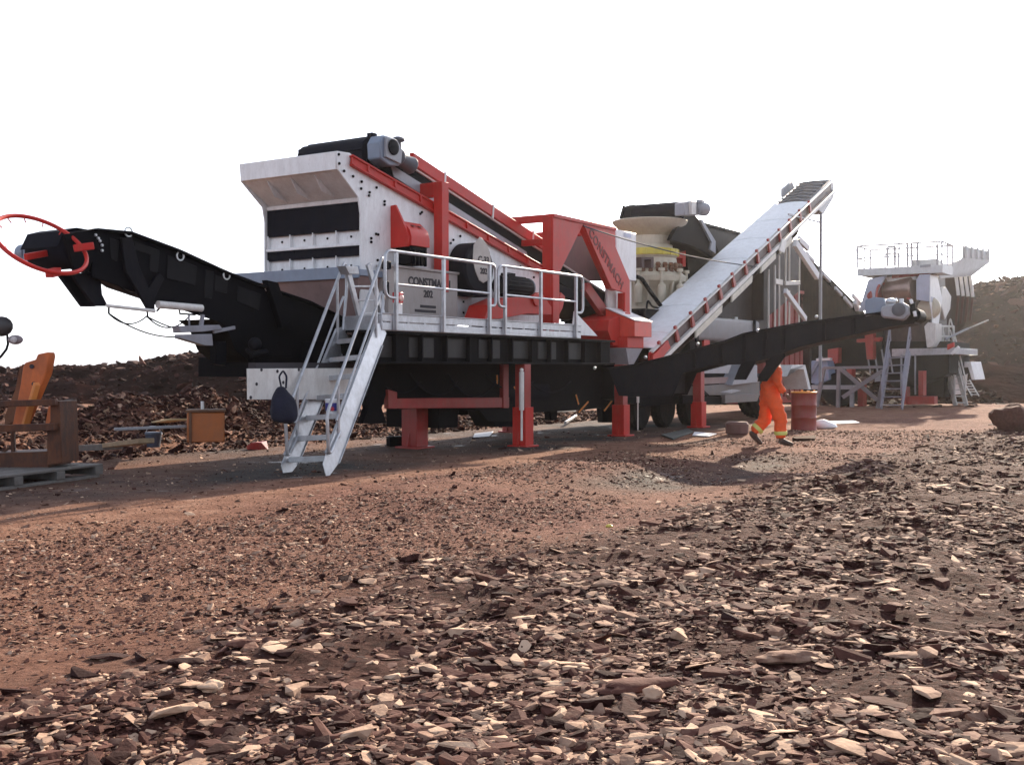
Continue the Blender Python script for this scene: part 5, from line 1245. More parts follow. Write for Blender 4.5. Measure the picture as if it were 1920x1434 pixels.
zr = j(1690, 457).z; zm = (zr + zt0) / 2 - 0.1
mb = MB()
for f in (0.0, 0.5, 1.0):
    v = vL + (vR - vL) * f; mb.tube([(UJ, v, zt0 - 0.1), (UJ, v, zr)], 0.035, 8)
mb.tube([(UJ, vL, zt0 + 0.2), (UJ, vL + 0.05, zr), (UJ, vR, zr + 0.0), (UJ, vR, zt0)], 0.035, 8, bend=0.15); mb.tube([(UJ, vL, zm), (UJ, vR, zm)], 0.025, 8)
for du in (0.85, 1.7): mb.tube([(UJ + du, vR, zt0 - 0.1), (UJ + du, vR, zr)], 0.035, 8); mb.tube([(UJ + du, vL, zt0 - 0.1), (UJ + du, vL, zr)], 0.035, 8)
for v in (vL, vR): mb.tube([(UJ, v, zr), (UJ + 1.7, v, zr)], 0.035, 8); mb.tube([(UJ, v, zm), (UJ + 1.7, v, zm)], 0.025, 8)
mb.tube([(UJ + 1.7, vL, zr), (UJ + 1.7, vR, zr)], 0.035, 8)
mb.tube([(UJ + 1.5, vL - 0.6, zt0), (UJ + 1.5, vL - 0.6, zr - 0.2), (UJ + 1.5, vL - 1.1, zr - 0.2), (UJ + 1.5, vL - 1.1, zt0)], 0.035, 8, bend=0.1)
mb.build('deck_railing', lightg, jp, bev=0)
# feeder hopper tip sloping out to the right
def jw(px, py, Y): return FI @ at(px, py, Y)
mb = MB(); pa = [jw(1762, 522, 43.0), jw(1804, 487, 44.5), jw(1856, 492, 47.5), jw(1822, 518, 46.5)]
mb.prism(pa, (0, 0, 0.08)); mb.prism([pa[1] + Vector((0, 0, 0.08)), pa[2] + Vector((0, 0, 0.08)), pa[2] + Vector((0, 0, 0.45)), pa[1] + Vector((0, 0, 0.55))], (0.05, 0.02, 0))
for k in range(5):
    p = pa[1].lerp(pa[2], 0.1 + k * 0.2) - Vector((0.05, 0.05, 0)); mb.box(p.x - 0.04, p.x + 0.04, p.y - 0.04, p.y + 0.04, p.z + 0.08, p.z + 0.55)
mb.prism([jw(1768, 500, 43), jw(1800, 487, 44.4), jw(1762, 522, 42.9)], (0.05, 0.06, 0))
mb.build('feeder_hopper', lightg, jp)
mb = MB(); mb.plu(UJ - 0.01, UJ + 0.0, [(1640, 505), (1652, 503), (1652, 512), (1640, 514)]); mb.plu(UJ - 0.04, UJ - 0.02, [(1725, 497), (1745, 495), (1745, 500), (1725, 502)]); mb.build('deck_plate', greyp, jp)
for x in (1701, 1709, 1720, 1757): mb = MB(); mb.beam(j(x, 456, UJ + .4), j(x + 1, 500, UJ + .4), 0.07, 0.07); mb.build('gate_post', greyp, jp)
mb = MB()
mb.beam(j(1678, 462, UJ + .6), j(1678, 500, UJ + .6), 0.08, 0.08); mb.beam(j(1664, 464, UJ + .6), j(1664, 500, UJ + .6), 0.08, 0.08); mb.beam(j(1664, 463, UJ + .6), j(1679, 462, UJ + .6), 0.08, 0.08)
mb.build('gate_frame', greyp, jp)
mb = MB(); mb.plu(UJ + 0.4, UJ + 1.6, [(1672, 512), (1742, 508), (1742, 516), (1672, 522)]); mb.plu(UJ + 0.3, UJ + .4, [(1700, 548), (1706, 546), (1706, 562), (1700, 562)]); mb.build('roof_beam', dred, jp)
mb = MB(); mb.plu(UJ + 0.42, UJ + 1.3, [(1660, 519), (1718, 514), (1718, 524), (1664, 528)]); mb.build('bright_cover', white, jp)
mb = MB()
for k in range(4): mb.cyl(j(1625 + k * 14, 655, UJ + .45), j(1632 + k * 14, 700, UJ + .45), 0.03)
mb.beam(j(1690, 664, UJ + .35), j(1690, 740, UJ + .35), 0.06, 0.06); mb.beam(j(1716, 664, UJ + .35), j(1716, 740, UJ + .35), 0.05, 0.05); mb.plu(UJ + 0.3, UJ + .4, [(1640, 705), (1650, 703), (1650, 715), (1640, 716)])
mb.build('pipe_run', greyp, jp)
mb = MB(); mb.beam(j(1784, 664, UJ + .3), j(1798, 650, UJ + .3), 0.07, 0.1); mb.plu(UJ + .3, UJ + .5, [(1776, 646), (1788, 642), (1788, 650), (1776, 656)], 1); mb.build('side_lever', [white, red], jp)
mb = MB(); mb.lathe(jw(1652, 556, 42.5), [(0.05, 0.0), (0.55, 0.02), (0.62, 0.10), (0.62, 0.30), (0.5, 0.34)], (0.2, 1, 0), 34); mb.ring(jw(1655, 556, 42.2), (1, -0.2, 0), (0, 0, 1), 0.48, 0.05, 34, 8); mb.build('flywheel', dred, jp, bev=0)
mb = MB(); mb.lathe(jw(1664, 546, 42.6), [(0.45, 0), (0.5, 0.05), (0.5, 1.05), (0.45, 1.1)], (jw(1718, 542, 41.8) - jw(1664, 546, 42.6)).normalized(), 30); mb.build('drive_cylinder', mat('brown_steel_drum', (0.30, 0.20, 0.17), 0.3, metal=0.6, dust=.2), jp, bev=0)
mb = MB(); mb.plu(UJ + 0.8, UJ + 3.6, [(1640, 518), (1740, 512), (1745, 640), (1625, 640), (1625, 575)]); mb.build('crusher_body', mat('dark_red_brown_steel', (0.025, 0.009, 0.008), 0.5, dust=0.3, var=.25), jp)
blu = mat('pale_blue_shade_paint', (0.42, 0.44, 0.54), 0.45, dust=0.2, var=0.08)
mb = MB(); mb.plu(UJ + 0.1, UJ + 0.25, [(1628, 524), (1662, 516), (1648, 540), (1634, 580), (1610, 584)]); mb.build('wing_plate', blu, jp)
mb = MB(); mb.plu(UJ + 0.05, UJ + 0.75, [(1718, 524), (1724, 515), (1744, 514), (1745, 566), (1718, 562)]); mb.build('front_cheek', blu, jp)  # shaded face of the white plate, its shade painted pale blue
vq = j(1744, 515, UJ + 0.1).y
mb = MB(); mb.plv(vq - 0.03, vq, [(1745, 516), (1757, 514), (1767, 560), (1762, 596), (1755, 640), (1750, 640), (1748, 590), (1744, 570)]); mb.build('side_cheek', white, jp)
mb = MB(); mb.lathe(jw(1742, 578, 41.5), [(0.05, -0.3), (0.35, -0.2), (0.42, 0.0), (0.36, 0.2), (0.05, 0.32)], (0.9, -0.2, 0), 24); mb.build('bearing_cover', cream, jp, bev=0)
mb = MB(); mb.plv(vq + 0.05, vq + 0.4, [(1766, 540), (1774, 538), (1784, 555), (1782, 580), (1772, 600), (1766, 575)]); mb.build('side_guard', offwhite, jp, bev=0.03)
mb = MB(); pb = [jw(1768, 508, 45.5), jw(1820, 514, 47.0), jw(1822, 560, 47.0), jw(1808, 612, 46.8), jw(1770, 640, 45.5)]; mb.prism(pb, Vector((0.8, 1.4, 0))); mb.build('feeder_wall', mat('dusty_dark_red', (0.020, 0.007, 0.006), 0.7, spec=0.05, dust=0.1, var=.25), jp)
for k in range(4):
    mb = MB(); x = 1792 + k * 9; mb.beam(jw(x, 514 + k, 45.3 + 0.25 * k), jw(x + 5, 554 + k, 45.3 + 0.25 * k), 0.11, 0.11); mb.beam(jw(x + 5, 554 + k, 45.3 + 0.25 * k), jw(x, 610 - k * 3, 45.4 + .25 * k), 0.08, 0.08, mi=1); mb.build('rib_post', [offwhite, mat('maroon_steel', (0.06, 0.014, 0.013), 0.6, spec=0.1)], jp)
mb = MB(); mb.plu(UJ + 0.2, UJ + 1.2, [(1733, 612), (1740, 604), (1754, 606), (1754, 640), (1748, 650), (1738, 652)]); mb.build('oil_tank', offwhite, jp)
mb = MB(); mb.plu(UJ + 0.4, UJ + 4.5, [(1672, 654), (1790, 652), (1790, 664), (1672, 668)]); mb.build('service_deck', galv, jp)
mb = MB(); mb.plu(UJ + 0.9, UJ + 4.5, [(1640, 640), (1780, 640), (1780, 700), (1690, 735), (1640, 700)]); mb.plu(UJ + 0.5, UJ + 4.0, [(1500, 612), (1655, 600), (1655, 690), (1500, 700)], 0); mb.plu(UJ + 2.0, UJ + 3.0, [(1690, 664), (1775, 664), (1770, 745), (1700, 740)]); mb.build('lower_frame', black, jp)
mb = MB()
for a, b, c, d in ((1690, 725, 1700, 758), (1701, 743, 1752, 758), (1722, 695, 1731, 742), (1608, 720, 1618, 762), (1587, 690, 1597, 735)): mb = MB(); mb.plu(UJ - 0.3, UJ + 0.2, [(a, b), (c, b), (c, d), (a, d)]); mb.build('red_base', dred, jp)
mb = MB(); mb.plu(UJ - 0.1, UJ + 0.3, [(1621, 626), (1637, 624), (1637, 674), (1625, 674)]); mb.plu(UJ, UJ + 0.3, [(1606, 636), (1652, 632), (1650, 640), (1606, 642)]); mb.plu(UJ - 0.1, UJ + 0.3, [(1552, 655), (1572, 652), (1572, 680), (1552, 684)]); mb.build('red_brace', dred, jp)
mb = MB(); a, b, c, d = jw(1756, 612, 42.6), jw(1788, 612, 43.4), jw(1788, 650, 43.4), jw(1756, 650, 42.6)
for p, e in ((a, b), (b, c), (a, d), (a.lerp(d, .5), b.lerp(c, .5)), (a.lerp(b, .35), d.lerp(c, .35)), (a.lerp(b, .7), d.lerp(c, .7))): mb.tube([p, e], 0.04, 8)
mb.build('guard_rail', offwhite, jp, bev=0)
mb = MB(); mb.cyl(jw(1772, 636, 42.4), jw(1815, 616, 43.0), 0.04); mb.cyl(jw(1815, 616, 43.0), jw(1853, 600, 43.5), 0.028); mb.build('boom_pole', greyp, jp, bev=0)
mb = MB(); mb.plu(UJ + 3.5, UJ + 5.5, [(1788, 684), (1792, 679), (1820, 678), (1828, 712), (1822, 712), (1815, 688), (1796, 690), (1790, 740), (1782, 740)]); mb.build('mudguard', white, jp)
pw0 = FI @ gnd(1800, 747); wheel(pw0.x - 2, pw0.y + .2, 0.55, jp, axis=(-0.75, -1, 0)); wheel(pw0.x + 0.2, pw0.y + 0.2, 0.55, jp, axis=(-0.75, -1, 0))
mb = MB(); mb.plu(UJ + 2.6, UJ + 3.4, [(1750, 690), (1790, 690), (1790, 712), (1765, 712)]); mb.build('tool_box', offwhite, jp)
# grey trestle and stairs in front of the jaw plant
tr = thing('trestle', 'grey steel trestle with a crossed brace standing before the far plant', 'trestle', (22.9, 1.6, 0))
UT = 23.2
gst = mat('grey_primer', (0.21, 0.20, 0.215), 0.55, dust=0.3)
mb = MB()
for a, b in (((1573, 688), (1571, 768)), ((1545, 690), (1530, 768)), ((1660, 690), (1645, 768))): mb = MB(); mb.beam(j(*a, UT), j(*b, UT), 0.12, 0.14); mb.build('post', gst, tr)
mb = MB(); mb.beam(j(1575, 690, UT - .08), j(1645, 750, UT - .08), 0.08, 0.14); mb.beam(j(1655, 695, UT - .16), j(1580, 745, UT - .16), 0.08, 0.14); mb.beam(j(1545, 690, UT), j(1660, 688, UT), 0.12, 0.10); mb.build('cross_brace', gst, tr)
def stairs2(name, label, A_, B_, wv_, n, m, group=None):
    t = thing(name, label, 'stairs', FI @ ((A_ + B_) / 2).xy.to_3d())
    for s_ in (0, 1):
        mb = MB(); mb.beam(A_ + wv_ * s_, B_ + wv_ * s_, 0.05, 0.22); mb.build('stringer', m, t, FW)
        mb = MB(); up = Vector((0, 0, 0.95)); o = wv_ * s_; mb.tube([A_ + o + (B_ - A_) * 0.08, A_ + o + (B_ - A_) * 0.06 + up * 0.9, B_ + o + up, B_ + o + (B_ - A_) * 0.10 + up * 0.3], 0.03, 8, bend=0.15); mb.tube([A_ + o + (B_ - A_) * 0.06 + up * .5, B_ + o + up * .5], 0.025, 8); mb.build('hand_rail', m, t, FW, bev=0)
    for k in range(n):
        c = A_.lerp(B_, (k + 0.5) / n); mb = MB(); mb.beam(c, c + wv_, 0.18, 0.04); mb.build('tread', m, t, FW)
    return t
A_ = gnd(1652, 767); B_ = at(1668, 664, 40.6); stairs2('access_stairs', 'grey stairs with side panels leading up beside the trestle', A_, B_, at(1690, 767, 39.4) - at(1652, 767, 40.2), 7, mat('lilac_grey_steel', (0.27, 0.27, 0.33), 0.5, dust=0.25))
A_ = gnd(1792, 752); B_ = at(1762, 642, 43.5); A_ = at(1792, 752, 42.5); A_.z = 0.0; stairs2('access_stairs', 'thin pale stairs with hooped rails at the right of the far plant', A_, B_, Vector((0.30, -0.25, 0)), 10, offwhite)
mb = MB(); a, b = at(1805, 712, 43.0), at(1822, 742, 42.0); wv2 = Vector((0.22, -0.1, 0)); 
for o in (Vector(), wv2): mb.tube([a + o, b + o], 0.025, 8)
for k in range(6): c = a.lerp(b, (k + .5) / 6); mb.tube([c, c + wv2], 0.02, 6)
b.z = Hs(b.x, b.y)
mb2 = MB(); mb2.v = [FI @ v for v in mb.v]; mb2.f = mb.f; mb2.m = mb.m
solo(mb2, 'short_ladder', offwhite, 'short white ladder leaning by the wheels of the far plant', 'ladder', FI @ b, bev=0)
p = FI @ gnd(1832, 744); mb = MB(); mb.box(p.x - 0.3, p.x + 0.3, p.y - 0.4, p.y + 0.4, 0.02, 0.20); mb.box(p.x - 0.33, p.x + 0.33, p.y - 0.43, p.y + 0.43, 0.201, 0.24)
solo(mb, 'white_slab', white, 'white slab lying on the ground right of the far stairs', 'slab', (p.x, p.y, 0), bev=0.02)
# blue engine unit behind the drum
eg = thing('engine_unit', 'blue engine unit with dark round tank behind the grey trestle', 'engine', (24.2, 1.0, 0))
mb = MB(); mb.plu(24.2, 25.0, [(1512, 690), (1522, 676), (1552, 676), (1556, 712), (1530, 722), (1514, 715)]); mb.build('engine_block', mat('pale_blue_steel', (0.22, 0.29, 0.42), 0.4, dust=0.3), eg, bev=0.03)
mb = MB(); mb.beam(j(1518, 706, 24.15), j(1540, 668, 24.15), 0.14, 0.12); mb.build('exhaust', bluegrey, eg)
mb = MB(); mb.lathe(j(1574, 730, 24.6), [(0.2, -0.3), (0.62, -0.2), (0.62, 0.6), (0.2, 0.7)], (1, 0, 0), 26); mb.build('round_tank', charcoal, eg, bev=0)
mb = MB(); mb.plu(24.2, 25.0, [(1510, 722), (1600, 722), (1600, 730), (1510, 730)]); 
for x in (1514, 1596): mb.plu(24.2, 24.4, [(x - 3, 730), (x + 3, 730), (x + 3, 768), (x - 3, 768)])
mb.build('skid', greyp, eg)
mb = MB(); mb.plu(24.0, 24.3, [(1530, 672), (1556, 671), (1556, 675), (1530, 677)]); mb.build('cap_plate', white, eg)

# ------------------------------------------------------------------ person walking
px0 = gnd(1440, 837); SCALE = 102.2
yb = px0.y
def pj(px, z, dy=0.0): return Vector(((px - 960) / SCALE, yb + dy, z))
def skinned(name, joints, edges, mats_, parent, sub=2):
    me = bpy.data.meshes.new(name)
    keys = list(joints)
    me.from_pydata([joints[k][0] for k in keys], [(keys.index(a), keys.index(b)) for a, b in edges], [])
    o = bpy.data.objects.new(name, me); COL.objects.link(o)
    md = o.modifiers.new('skin', 'SKIN'); md.use_smooth_shade = True
    lay = me.skin_vertices[0].data if me.skin_vertices else None
    if lay is None:
        bpy.context.view_layer.objects.active = o
        bm = bmesh.new(); bm.from_mesh(me); bm.verts.layers.skin.verify(); bm.to_mesh(me); bm.free(); lay = me.skin_vertices[0].data
    for i, k in enumerate(keys):
        r = joints[k][1]; lay[i].radius = r if isinstance(r, tuple) else (r, r); lay[i].use_root = (i == 0)
    sb = o.modifiers.new('sub', 'SUBSURF'); sb.levels = sub; sb.render_levels = sub
    dg = bpy.context.evaluated_depsgraph_get(); nm = bpy.data.meshes.new_from_object(o.evaluated_get(dg))
    bpy.data.objects.remove(o)
    nm.name = name; nm.transform(ROOTM[parent.name].inverted() if parent else Matrix())
    nm.materials.clear(); nm.materials.append(mats_)
    nm.polygons.foreach_set('use_smooth', [True] * len(nm.polygons))
    ob = bpy.data.objects.new(name, nm); COL.objects.link(ob)
    if parent: ob.parent = parent; ROOTM[ob.name] = ROOTM[parent.name]
    return ob
pe = thing('person', 'person in orange work clothes with yellow ankle bands walking right, head behind the black conveyor', 'person', (px0.x, px0.y, 0), FW)
zg = Hs(px0.x, px0.y)
J = {
 'pelvis': (pj(1440, 0.93), (0.13, 0.15)), 'waist': (pj(1441, 1.08), (0.12, 0.14)), 'chest': (pj(1446, 1.30), (0.13, 0.17)), 'collar': (pj(1450, 1.45), (0.10, 0.13)), 'neck': (pj(1453, 1.54), 0.055), 'skull': (pj(1456, 1.66), (0.085, 0.08)), 'crown': (pj(1456, 1.74), (0.065, 0.06)),
 'hipR': (pj(1445, 0.86, -0.10), 0.10), 'kneeR': (pj(1458, 0.50, -0.11), 0.065), 'ankR': (pj(1459, 0.11, -0.10), 0.045), 'toeR': (pj(1478, 0.05, -0.10), 0.04),
 'hipL': (pj(1437, 0.86, 0.10), 0.10), 'kneeL': (pj(1436, 0.47, 0.11), 0.065), 'ankL': (pj(1410, 0.22, 0.12), 0.045), 'toeL': (pj(1426, 0.06, 0.12), 0.04),
 'shR': (pj(1449, 1.42, -0.20), 0.06), 'elR': (pj(1446, 1.16, -0.25), 0.045), 'wrR': (pj(1464, 0.96, -0.23), 0.035),
 'shL': (pj(1450, 1.42, 0.20), 0.06), 'elL': (pj(1440, 1.16, 0.25), 0.045), 'wrL': (pj(1452, 0.98, 0.24), 0.035)}
Ed = [('pelvis', 'waist'), ('waist', 'chest'), ('chest', 'collar'), ('collar', 'neck'), ('neck', 'skull'), ('skull', 'crown'), ('pelvis', 'hipR'), ('hipR', 'kneeR'), ('kneeR', 'ankR'), ('ankR', 'toeR'), ('pelvis', 'hipL'), ('hipL', 'kneeL'), ('kneeL', 'ankL'), ('ankL', 'toeL'), ('collar', 'shR'), ('shR', 'elR'), ('elR', 'wrR'), ('collar', 'shL'), ('shL', 'elL'), ('elL', 'wrL')]
body = skinned('body', J, Ed, skin, pe)
Jc = {k: v for k, v in J.items() if k not in ('neck', 'skull', 'crown', 'toeR', 'toeL')}
add = {'pelvis': .03, 'waist': .03, 'chest': .03, 'collar': .02, 'hipR': .045, 'hipL': .045, 'kneeR': .062, 'kneeL': .062, 'ankR': .06, 'ankL': .06, 'shR': .03, 'shL': .03, 'elR': .03, 'elL': .03, 'wrR': .03, 'wrL': .03}
Jc = {k: (p + (Vector((0, 0, .03)) if k.startswith('ank') else Vector()), (r[0] + add[k], r[1] + add[k]) if isinstance(r, tuple) else r + add[k]) for k, (p, r) in Jc.items()}
cov = skinned('overalls', Jc, [(a, b) for a, b in Ed if a in Jc and b in Jc], hiviz, pe, 3)
for v in cov.data.vertices:
    n1 = noise.noise(v.co * 9.0); n2 = noise.noise(v.co * 22.0); nn_ = v.normal; n3 = noise.noise(Vector((v.co.x * 5, v.co.y * 5, v.co.z * 16))); v.co += nn_ * (0.022 * n1 + 0.010 * n2 + 0.022 * n3)
for s_ in 'RL':
    a, k = J['ank' + s_][0], J['knee' + s_][0]; d = (k - a).normalized(); c = a + d * 0.14
    mb = MB(); mb.lathe(c - d * 0.03, [(0.112, 0), (0.117, 0.01), (0.117, 0.06), (0.112, 0.07)], d, 20); mb.build('reflective_band', reflect, pe, FW, bev=0)
    t = J['toe' + s_][0]; f = (t - a); f2 = f.normalized()
    heel = a - f2 * 0.06 + (Vector((0, 0, -0.03)) if s_ == 'R' else Vector((-0.01, 0, -0.0)))
    Bj = {'ank': (a + d * 0.04, 0.062), 'low': (a.lerp(t, 0.12) - Vector((0, 0, 0.01)), 0.058), 'heel': (heel, 0.048), 'ball': (a.lerp(t, 0.75), (0.05, 0.048)), 'toe': (t + f2 * 0.04, (0.042, 0.036))}
    bo = skinned('boot', Bj, [('ank', 'low'), ('low', 'heel'), ('low', 'ball'), ('ball', 'toe')], bootm, pe)
    mb = MB(); dn_ = (J['toe' + s_][0] - a).normalized()
    w0 = J['wr' + s_][0]; el = J['el' + s_][0]; hd_ = (w0 - el).normalized()
    side_ = Vector((0, -1 if s_ == 'R' else 1, 0)); pc_ = w0 + hd_ * 0.05; across = Vector((1, 0, 0)) - hd_ * hd_.x; across.normalize()
    Hj = {'wrist': (w0, (0.028, 0.028)), 'palm': (pc_, (0.024, 0.036))}; He = [('wrist', 'palm')]
    for i in range(4):
        o = across * (0.024 - 0.016 * i); ln = (0.07, 0.08, 0.075, 0.06)[i]
        Hj['k%d' % i] = (pc_ + hd_ * 0.03 + o, 0.009); Hj['m%d' % i] = (pc_ + hd_ * (0.03 + ln * .5) + o - side_ * 0.012, 0.0085); Hj['t%d' % i] = (pc_ + hd_ * (0.03 + ln * .85) + o - side_ * 0.035, 0.0075)
        He += [('palm', 'k%d' % i), ('k%d' % i, 'm%d' % i), ('m%d' % i, 't%d' % i)]
    Hj['th1'] = (pc_ + across * 0.038 - side_ * 0.01, 0.010); Hj['th2'] = (pc_ + across * 0.045 + hd_ * 0.04 - side_ * 0.02, 0.009); He += [('palm', 'th1'), ('th1', 'th2')]
    skinned('hand', Hj, He, skin, pe, 1)
sk_ = J['skull'][0]
mb = MB(); mb.lathe(sk_ + Vector((-0.005, 0, 0.045)), [(0.135, 0.0), (0.138, 0.008), (0.118, 0.012), (0.112, 0.05), (0.085, 0.10), (0.04, 0.125), (0.005, 0.13)], (0.05, 0, 1), 26); mb.box(sk_.x + 0.09, sk_.x + 0.16, sk_.y - 0.06, sk_.y + 0.06, sk_.z + 0.045, sk_.z + 0.055); mb.build('helmet', helmetm, pe, FW, bev=0)
mb = MB(); mb.ball(sk_ + Vector((0.10, 0, -0.02)), (0.018, 0.014, 0.022)); mb.ball(sk_ + Vector((0.0, 0.09, -0.015)), (0.018, 0.01, 0.03)); mb.ball(sk_ + Vector((0.0, -0.09, -0.015)), (0.018, 0.01, 0.03)); mb.box(sk_.x + 0.075, sk_.x + 0.096, sk_.y - 0.025, sk_.y + 0.025, sk_.z - 0.062, sk_.z - 0.055)
mb.build('face', skin, pe, FW, bev=0)

# ------------------------------------------------------------------ small things on the ground
def Mg(px, py):
    p = gnd(px, py)
    for _ in range(3): p = gnd(px, py, Hs(p.x, p.y))
    return p
p = Mg(1507, 806); od = thing('oil_drum', 'dull red oil drum with an orange rim beside the walking person', 'drum', p, FW)
mb = MB(); z0 = p.z
mb.lathe((p.x, p.y, z0), [(0.29, 0), (0.297, 0.01), (0.29, 0.02), (0.285, 0.28), (0.295, 0.295), (0.285, 0.31), (0.285, 0.57), (0.295, 0.585), (0.285, 0.60), (0.285, 0.86), (0.29, 0.87)], (0, 0, 1), 36); mb.build('drum_body', drumred, od, FW, bev=0)
mb = MB(); mb.lathe((p.x, p.y, z0 + 0.86), [(0.25, 0.0), (0.293, 0.0), (0.299, 0.012), (0.299, 0.028), (0.285, 0.035), (0.27, 0.02), (0.02, 0.018)], (0, 0, 1), 36); mb.cyl((p.x + 0.1, p.y, z0 + 0.875), (p.x + 0.1, p.y, z0 + 0.91), 0.04); mb.cyl((p.x - 0.05, p.y + .05, z0 + 0.875), (p.x - 0.02, p.y + .05, z0 + 0.93), 0.02); mb.cyl((p.x + .24, p.y, z0 + 0.875), (p.x + .24, p.y, z0 + 0.93), 0.02); mb.build('lid', mat('orange_rim_paint', (0.72, 0.30, 0.05), 0.5), od, FW, bev=0)
mb = MB(); a_ = 0.35
for k in range(5):
    t0_, t1_ = a_ - 0.5 + k * .07, a_ - .5 + (k + 1) * .07
    mb.prism([Vector((p.x + 0.2885 * math.cos(t), p.y + 0.2885 * math.sin(t), z0 + h)) for t, h in ((t0_, 0.38), (t1_, 0.38), (t1_, 0.52), (t0_, 0.52))], (0.002, 0, 0))
mb.build('drum_label', paper, od, FW, bev=0)
p = Mg(1382, 815)
mb = MB(); mb.lathe((0, 0, 0), [(0.14, 0.02), (0.20, 0.0), (0.24, 0.04), (0.245, 0.23), (0.21, 0.28), (0.12, 0.27)], (0, 0, 1), 36); mb.v = [FI @ (v + p) for v in mb.v]
solo(mb, 'small_tyre', mat('dusty_tyre', (0.16, 0.085, 0.075), 0.8, dust=0.5, bump=.3), 'small dusty tyre lying flat on the ground left of the walking person', 'tyre', FI @ p, bev=0)
def slab(name, pix, h, m, label, cat, tilt=0.0):
    pts = [Mg(*c) for c in pix]; z = sum(c.z for c in pts) / len(pts)
    if tilt:
        for i, c in enumerate(pts): c.z = z + tilt * (i % 2)
    mb = MB(); mb.prism([FI @ (c + Vector((0, 0, 0.012))) for c in pts], (0, 0, h)); return solo(mb, name, m, label, cat, FI @ pts[0])
# left: orange attachment on a grey pallet
pa_ = thing('pallet', 'long grey wooden pallet at the left edge under the orange attachment', 'pallet', Mg(60, 912), FW)
q0, q1 = Mg(-60, 928), Mg(196, 893); pd = (q1 - q0).normalized(); pn = Vector((-pd.y, pd.x, 0)); LP = (q1 - q0).length
zb_ = max(q0.z, q1.z) + 0.0
def pbox(a0, a1, b0, b1, z0, z1, mb):
    pts = [q0 + pd * a + pn * b for a, b in ((a0, b0), (a1, b0), (a1, b1), (a0, b1))]
    return mb.prism([Vector((c.x, c.y, zb_ + z0)) for c in pts], (0, 0, z1 - z0))
for k in range(5):
    mb = MB(); pbox(0, LP, 0.02 + k * 0.26, 0.02 + k * 0.26 + 0.23, 0.135, 0.165, mb); mb.build('deck_board', greywood, pa_, FW)
for k in range(4):
    mb = MB(); t = k * (LP - 0.16) / 3; pbox(t, t + 0.15, 0.01, 1.28, 0.03, 0.134, mb); mb.build('bearer', greywood, pa_, FW)
mb = MB(); pbox(0, LP * 0.97, 0.02, 0.14, -0.02, 0.029, mb); mb.build('base_board', greywood, pa_, FW)
la = thing('loader_attachment', 'rusty orange machine attachment with upright plate, frame bars and a mirror at the left edge', 'machine attachment', Mg(60, 880), FW)
YL = 14.6
def lw(px, py, d=0.0): return at(px, py, YL + d)
def lpl(pix, d0, d1, mb, mi=0):
    A1 = [lw(x, y, d0) for x, y in pix]; return mb.prism(A1, (0.05, d1 - d0, 0), mi)
mb = MB(); lpl([(66, 674), (70, 664), (90, 660), (92, 668), (86, 700), (60, 760), (40, 806), (18, 806), (24, 790), (38, 720), (42, 690), (46, 680), (60, 676)], 0.2, 0.3, mb); mb.build('upright_plate', orangep, la, FW, bev=0.01)
mb = MB(); lpl([(36, 690), (42, 682), (38, 730), (26, 790), (8, 800), (8, 780), (28, 730)], 0.5, 0.58, mb); mb.build('rear_plate', rust, la, FW)
mb = MB(); lpl([(62, 716), (66, 722), (42, 806), (36, 806)], 0.14, 0.2, mb); mb.build('edge_strip', mat('bright_orange_paint', (0.65, 0.22, 0.05), 0.4, dust=.2), la, FW)
rfr = mat('rusty_dark_frame', (0.055, 0.018, 0.008), 0.7, dust=0.5, dustcol=(0.26, 0.075, 0.015), var=.4, bump=.2)
mb = MB(); mb.beam(lw(-30, 758, -0.2), lw(106, 754, -0.2), 0.10, 0.08); mb.build('upper_bar', rfr, la, FW)
mb = MB(); mb.beam(lw(-30, 804, -0.2), lw(106, 800, -0.2), 0.10, 0.09); mb.build('lower_bar', rfr, la, FW)
mb = MB(); lpl([(94, 752), (112, 752), (116, 868), (88, 872), (88, 800), (94, 790)], -0.15, 0.3, mb); mb.build('side_post', rfr, la, FW)
mb = MB(); lpl([(-30, 850), (90, 846), (92, 878), (-30, 884)], -0.1, 0.5, mb); mb.build('bottom_beam', rfr, la, FW)
mb = MB(); lpl([(90, 762), (104, 760), (96, 796), (84, 796)], 0.32, 0.38, mb); mb.build('tab_plate', mat('bright_orange_tab', (0.62, 0.15, 0.03), 0.4), la, FW)
mb = MB(); mb.beam(lw(24, 800, 0.1), lw(26, 860, 0.1), 0.05, 0.05); mb.beam(lw(-25, 660, 0.1), lw(-25, 880, 0.1), 0.12, 0.12); mb.beam(lw(-2, 852, 0.12), lw(24, 836, 0.12), 0.03, 0.03); mb.build('mast', rfr, la, FW)
for x, y in ((60, 687), (64, 720)):
    mb = MB(); mb.lathe(lw(x, y, 0.195), [(0.03, 0), (0.03, 0.012)], (0, -1, 0), 14); mb.build('bolt_hole', inkm, la, FW, bev=0)
mb = MB(); mb.tube([lw(14, 632), lw(15, 645), lw(12, 655), lw(2, 668), lw(-25, 690, 0.1)], 0.016, 8); mb.tube([lw(12, 606), lw(14, 634)], 0.014, 8); mb.build('mirror_arm', black, la, FW, bev=0)
c = lw(3, 612); mb = MB(); mb.ball(c, (0.15, 0.06, 0.13)); mb.build('round_mirror', mat('mirror_back', (0.03, 0.025, 0.025), 0.4), la, FW, bev=0)
c = lw(29, 637, -0.02); mb = MB(); mb.ball(c, (0.10, 0.05, 0.062)); lm = mb.build('work_lamp', mat('lamp_shell', (0.22, 0.18, 0.19), 0.3), la, FW, bev=0)
mb = MB(); mb.lathe(c + Vector((0, -0.052, 0)), [(0.045, 0), (0.04, 0.008), (0.01, 0.014)], (0, -1, 0), 18); mb.build('lens', glassm, lm, FW, bev=0)
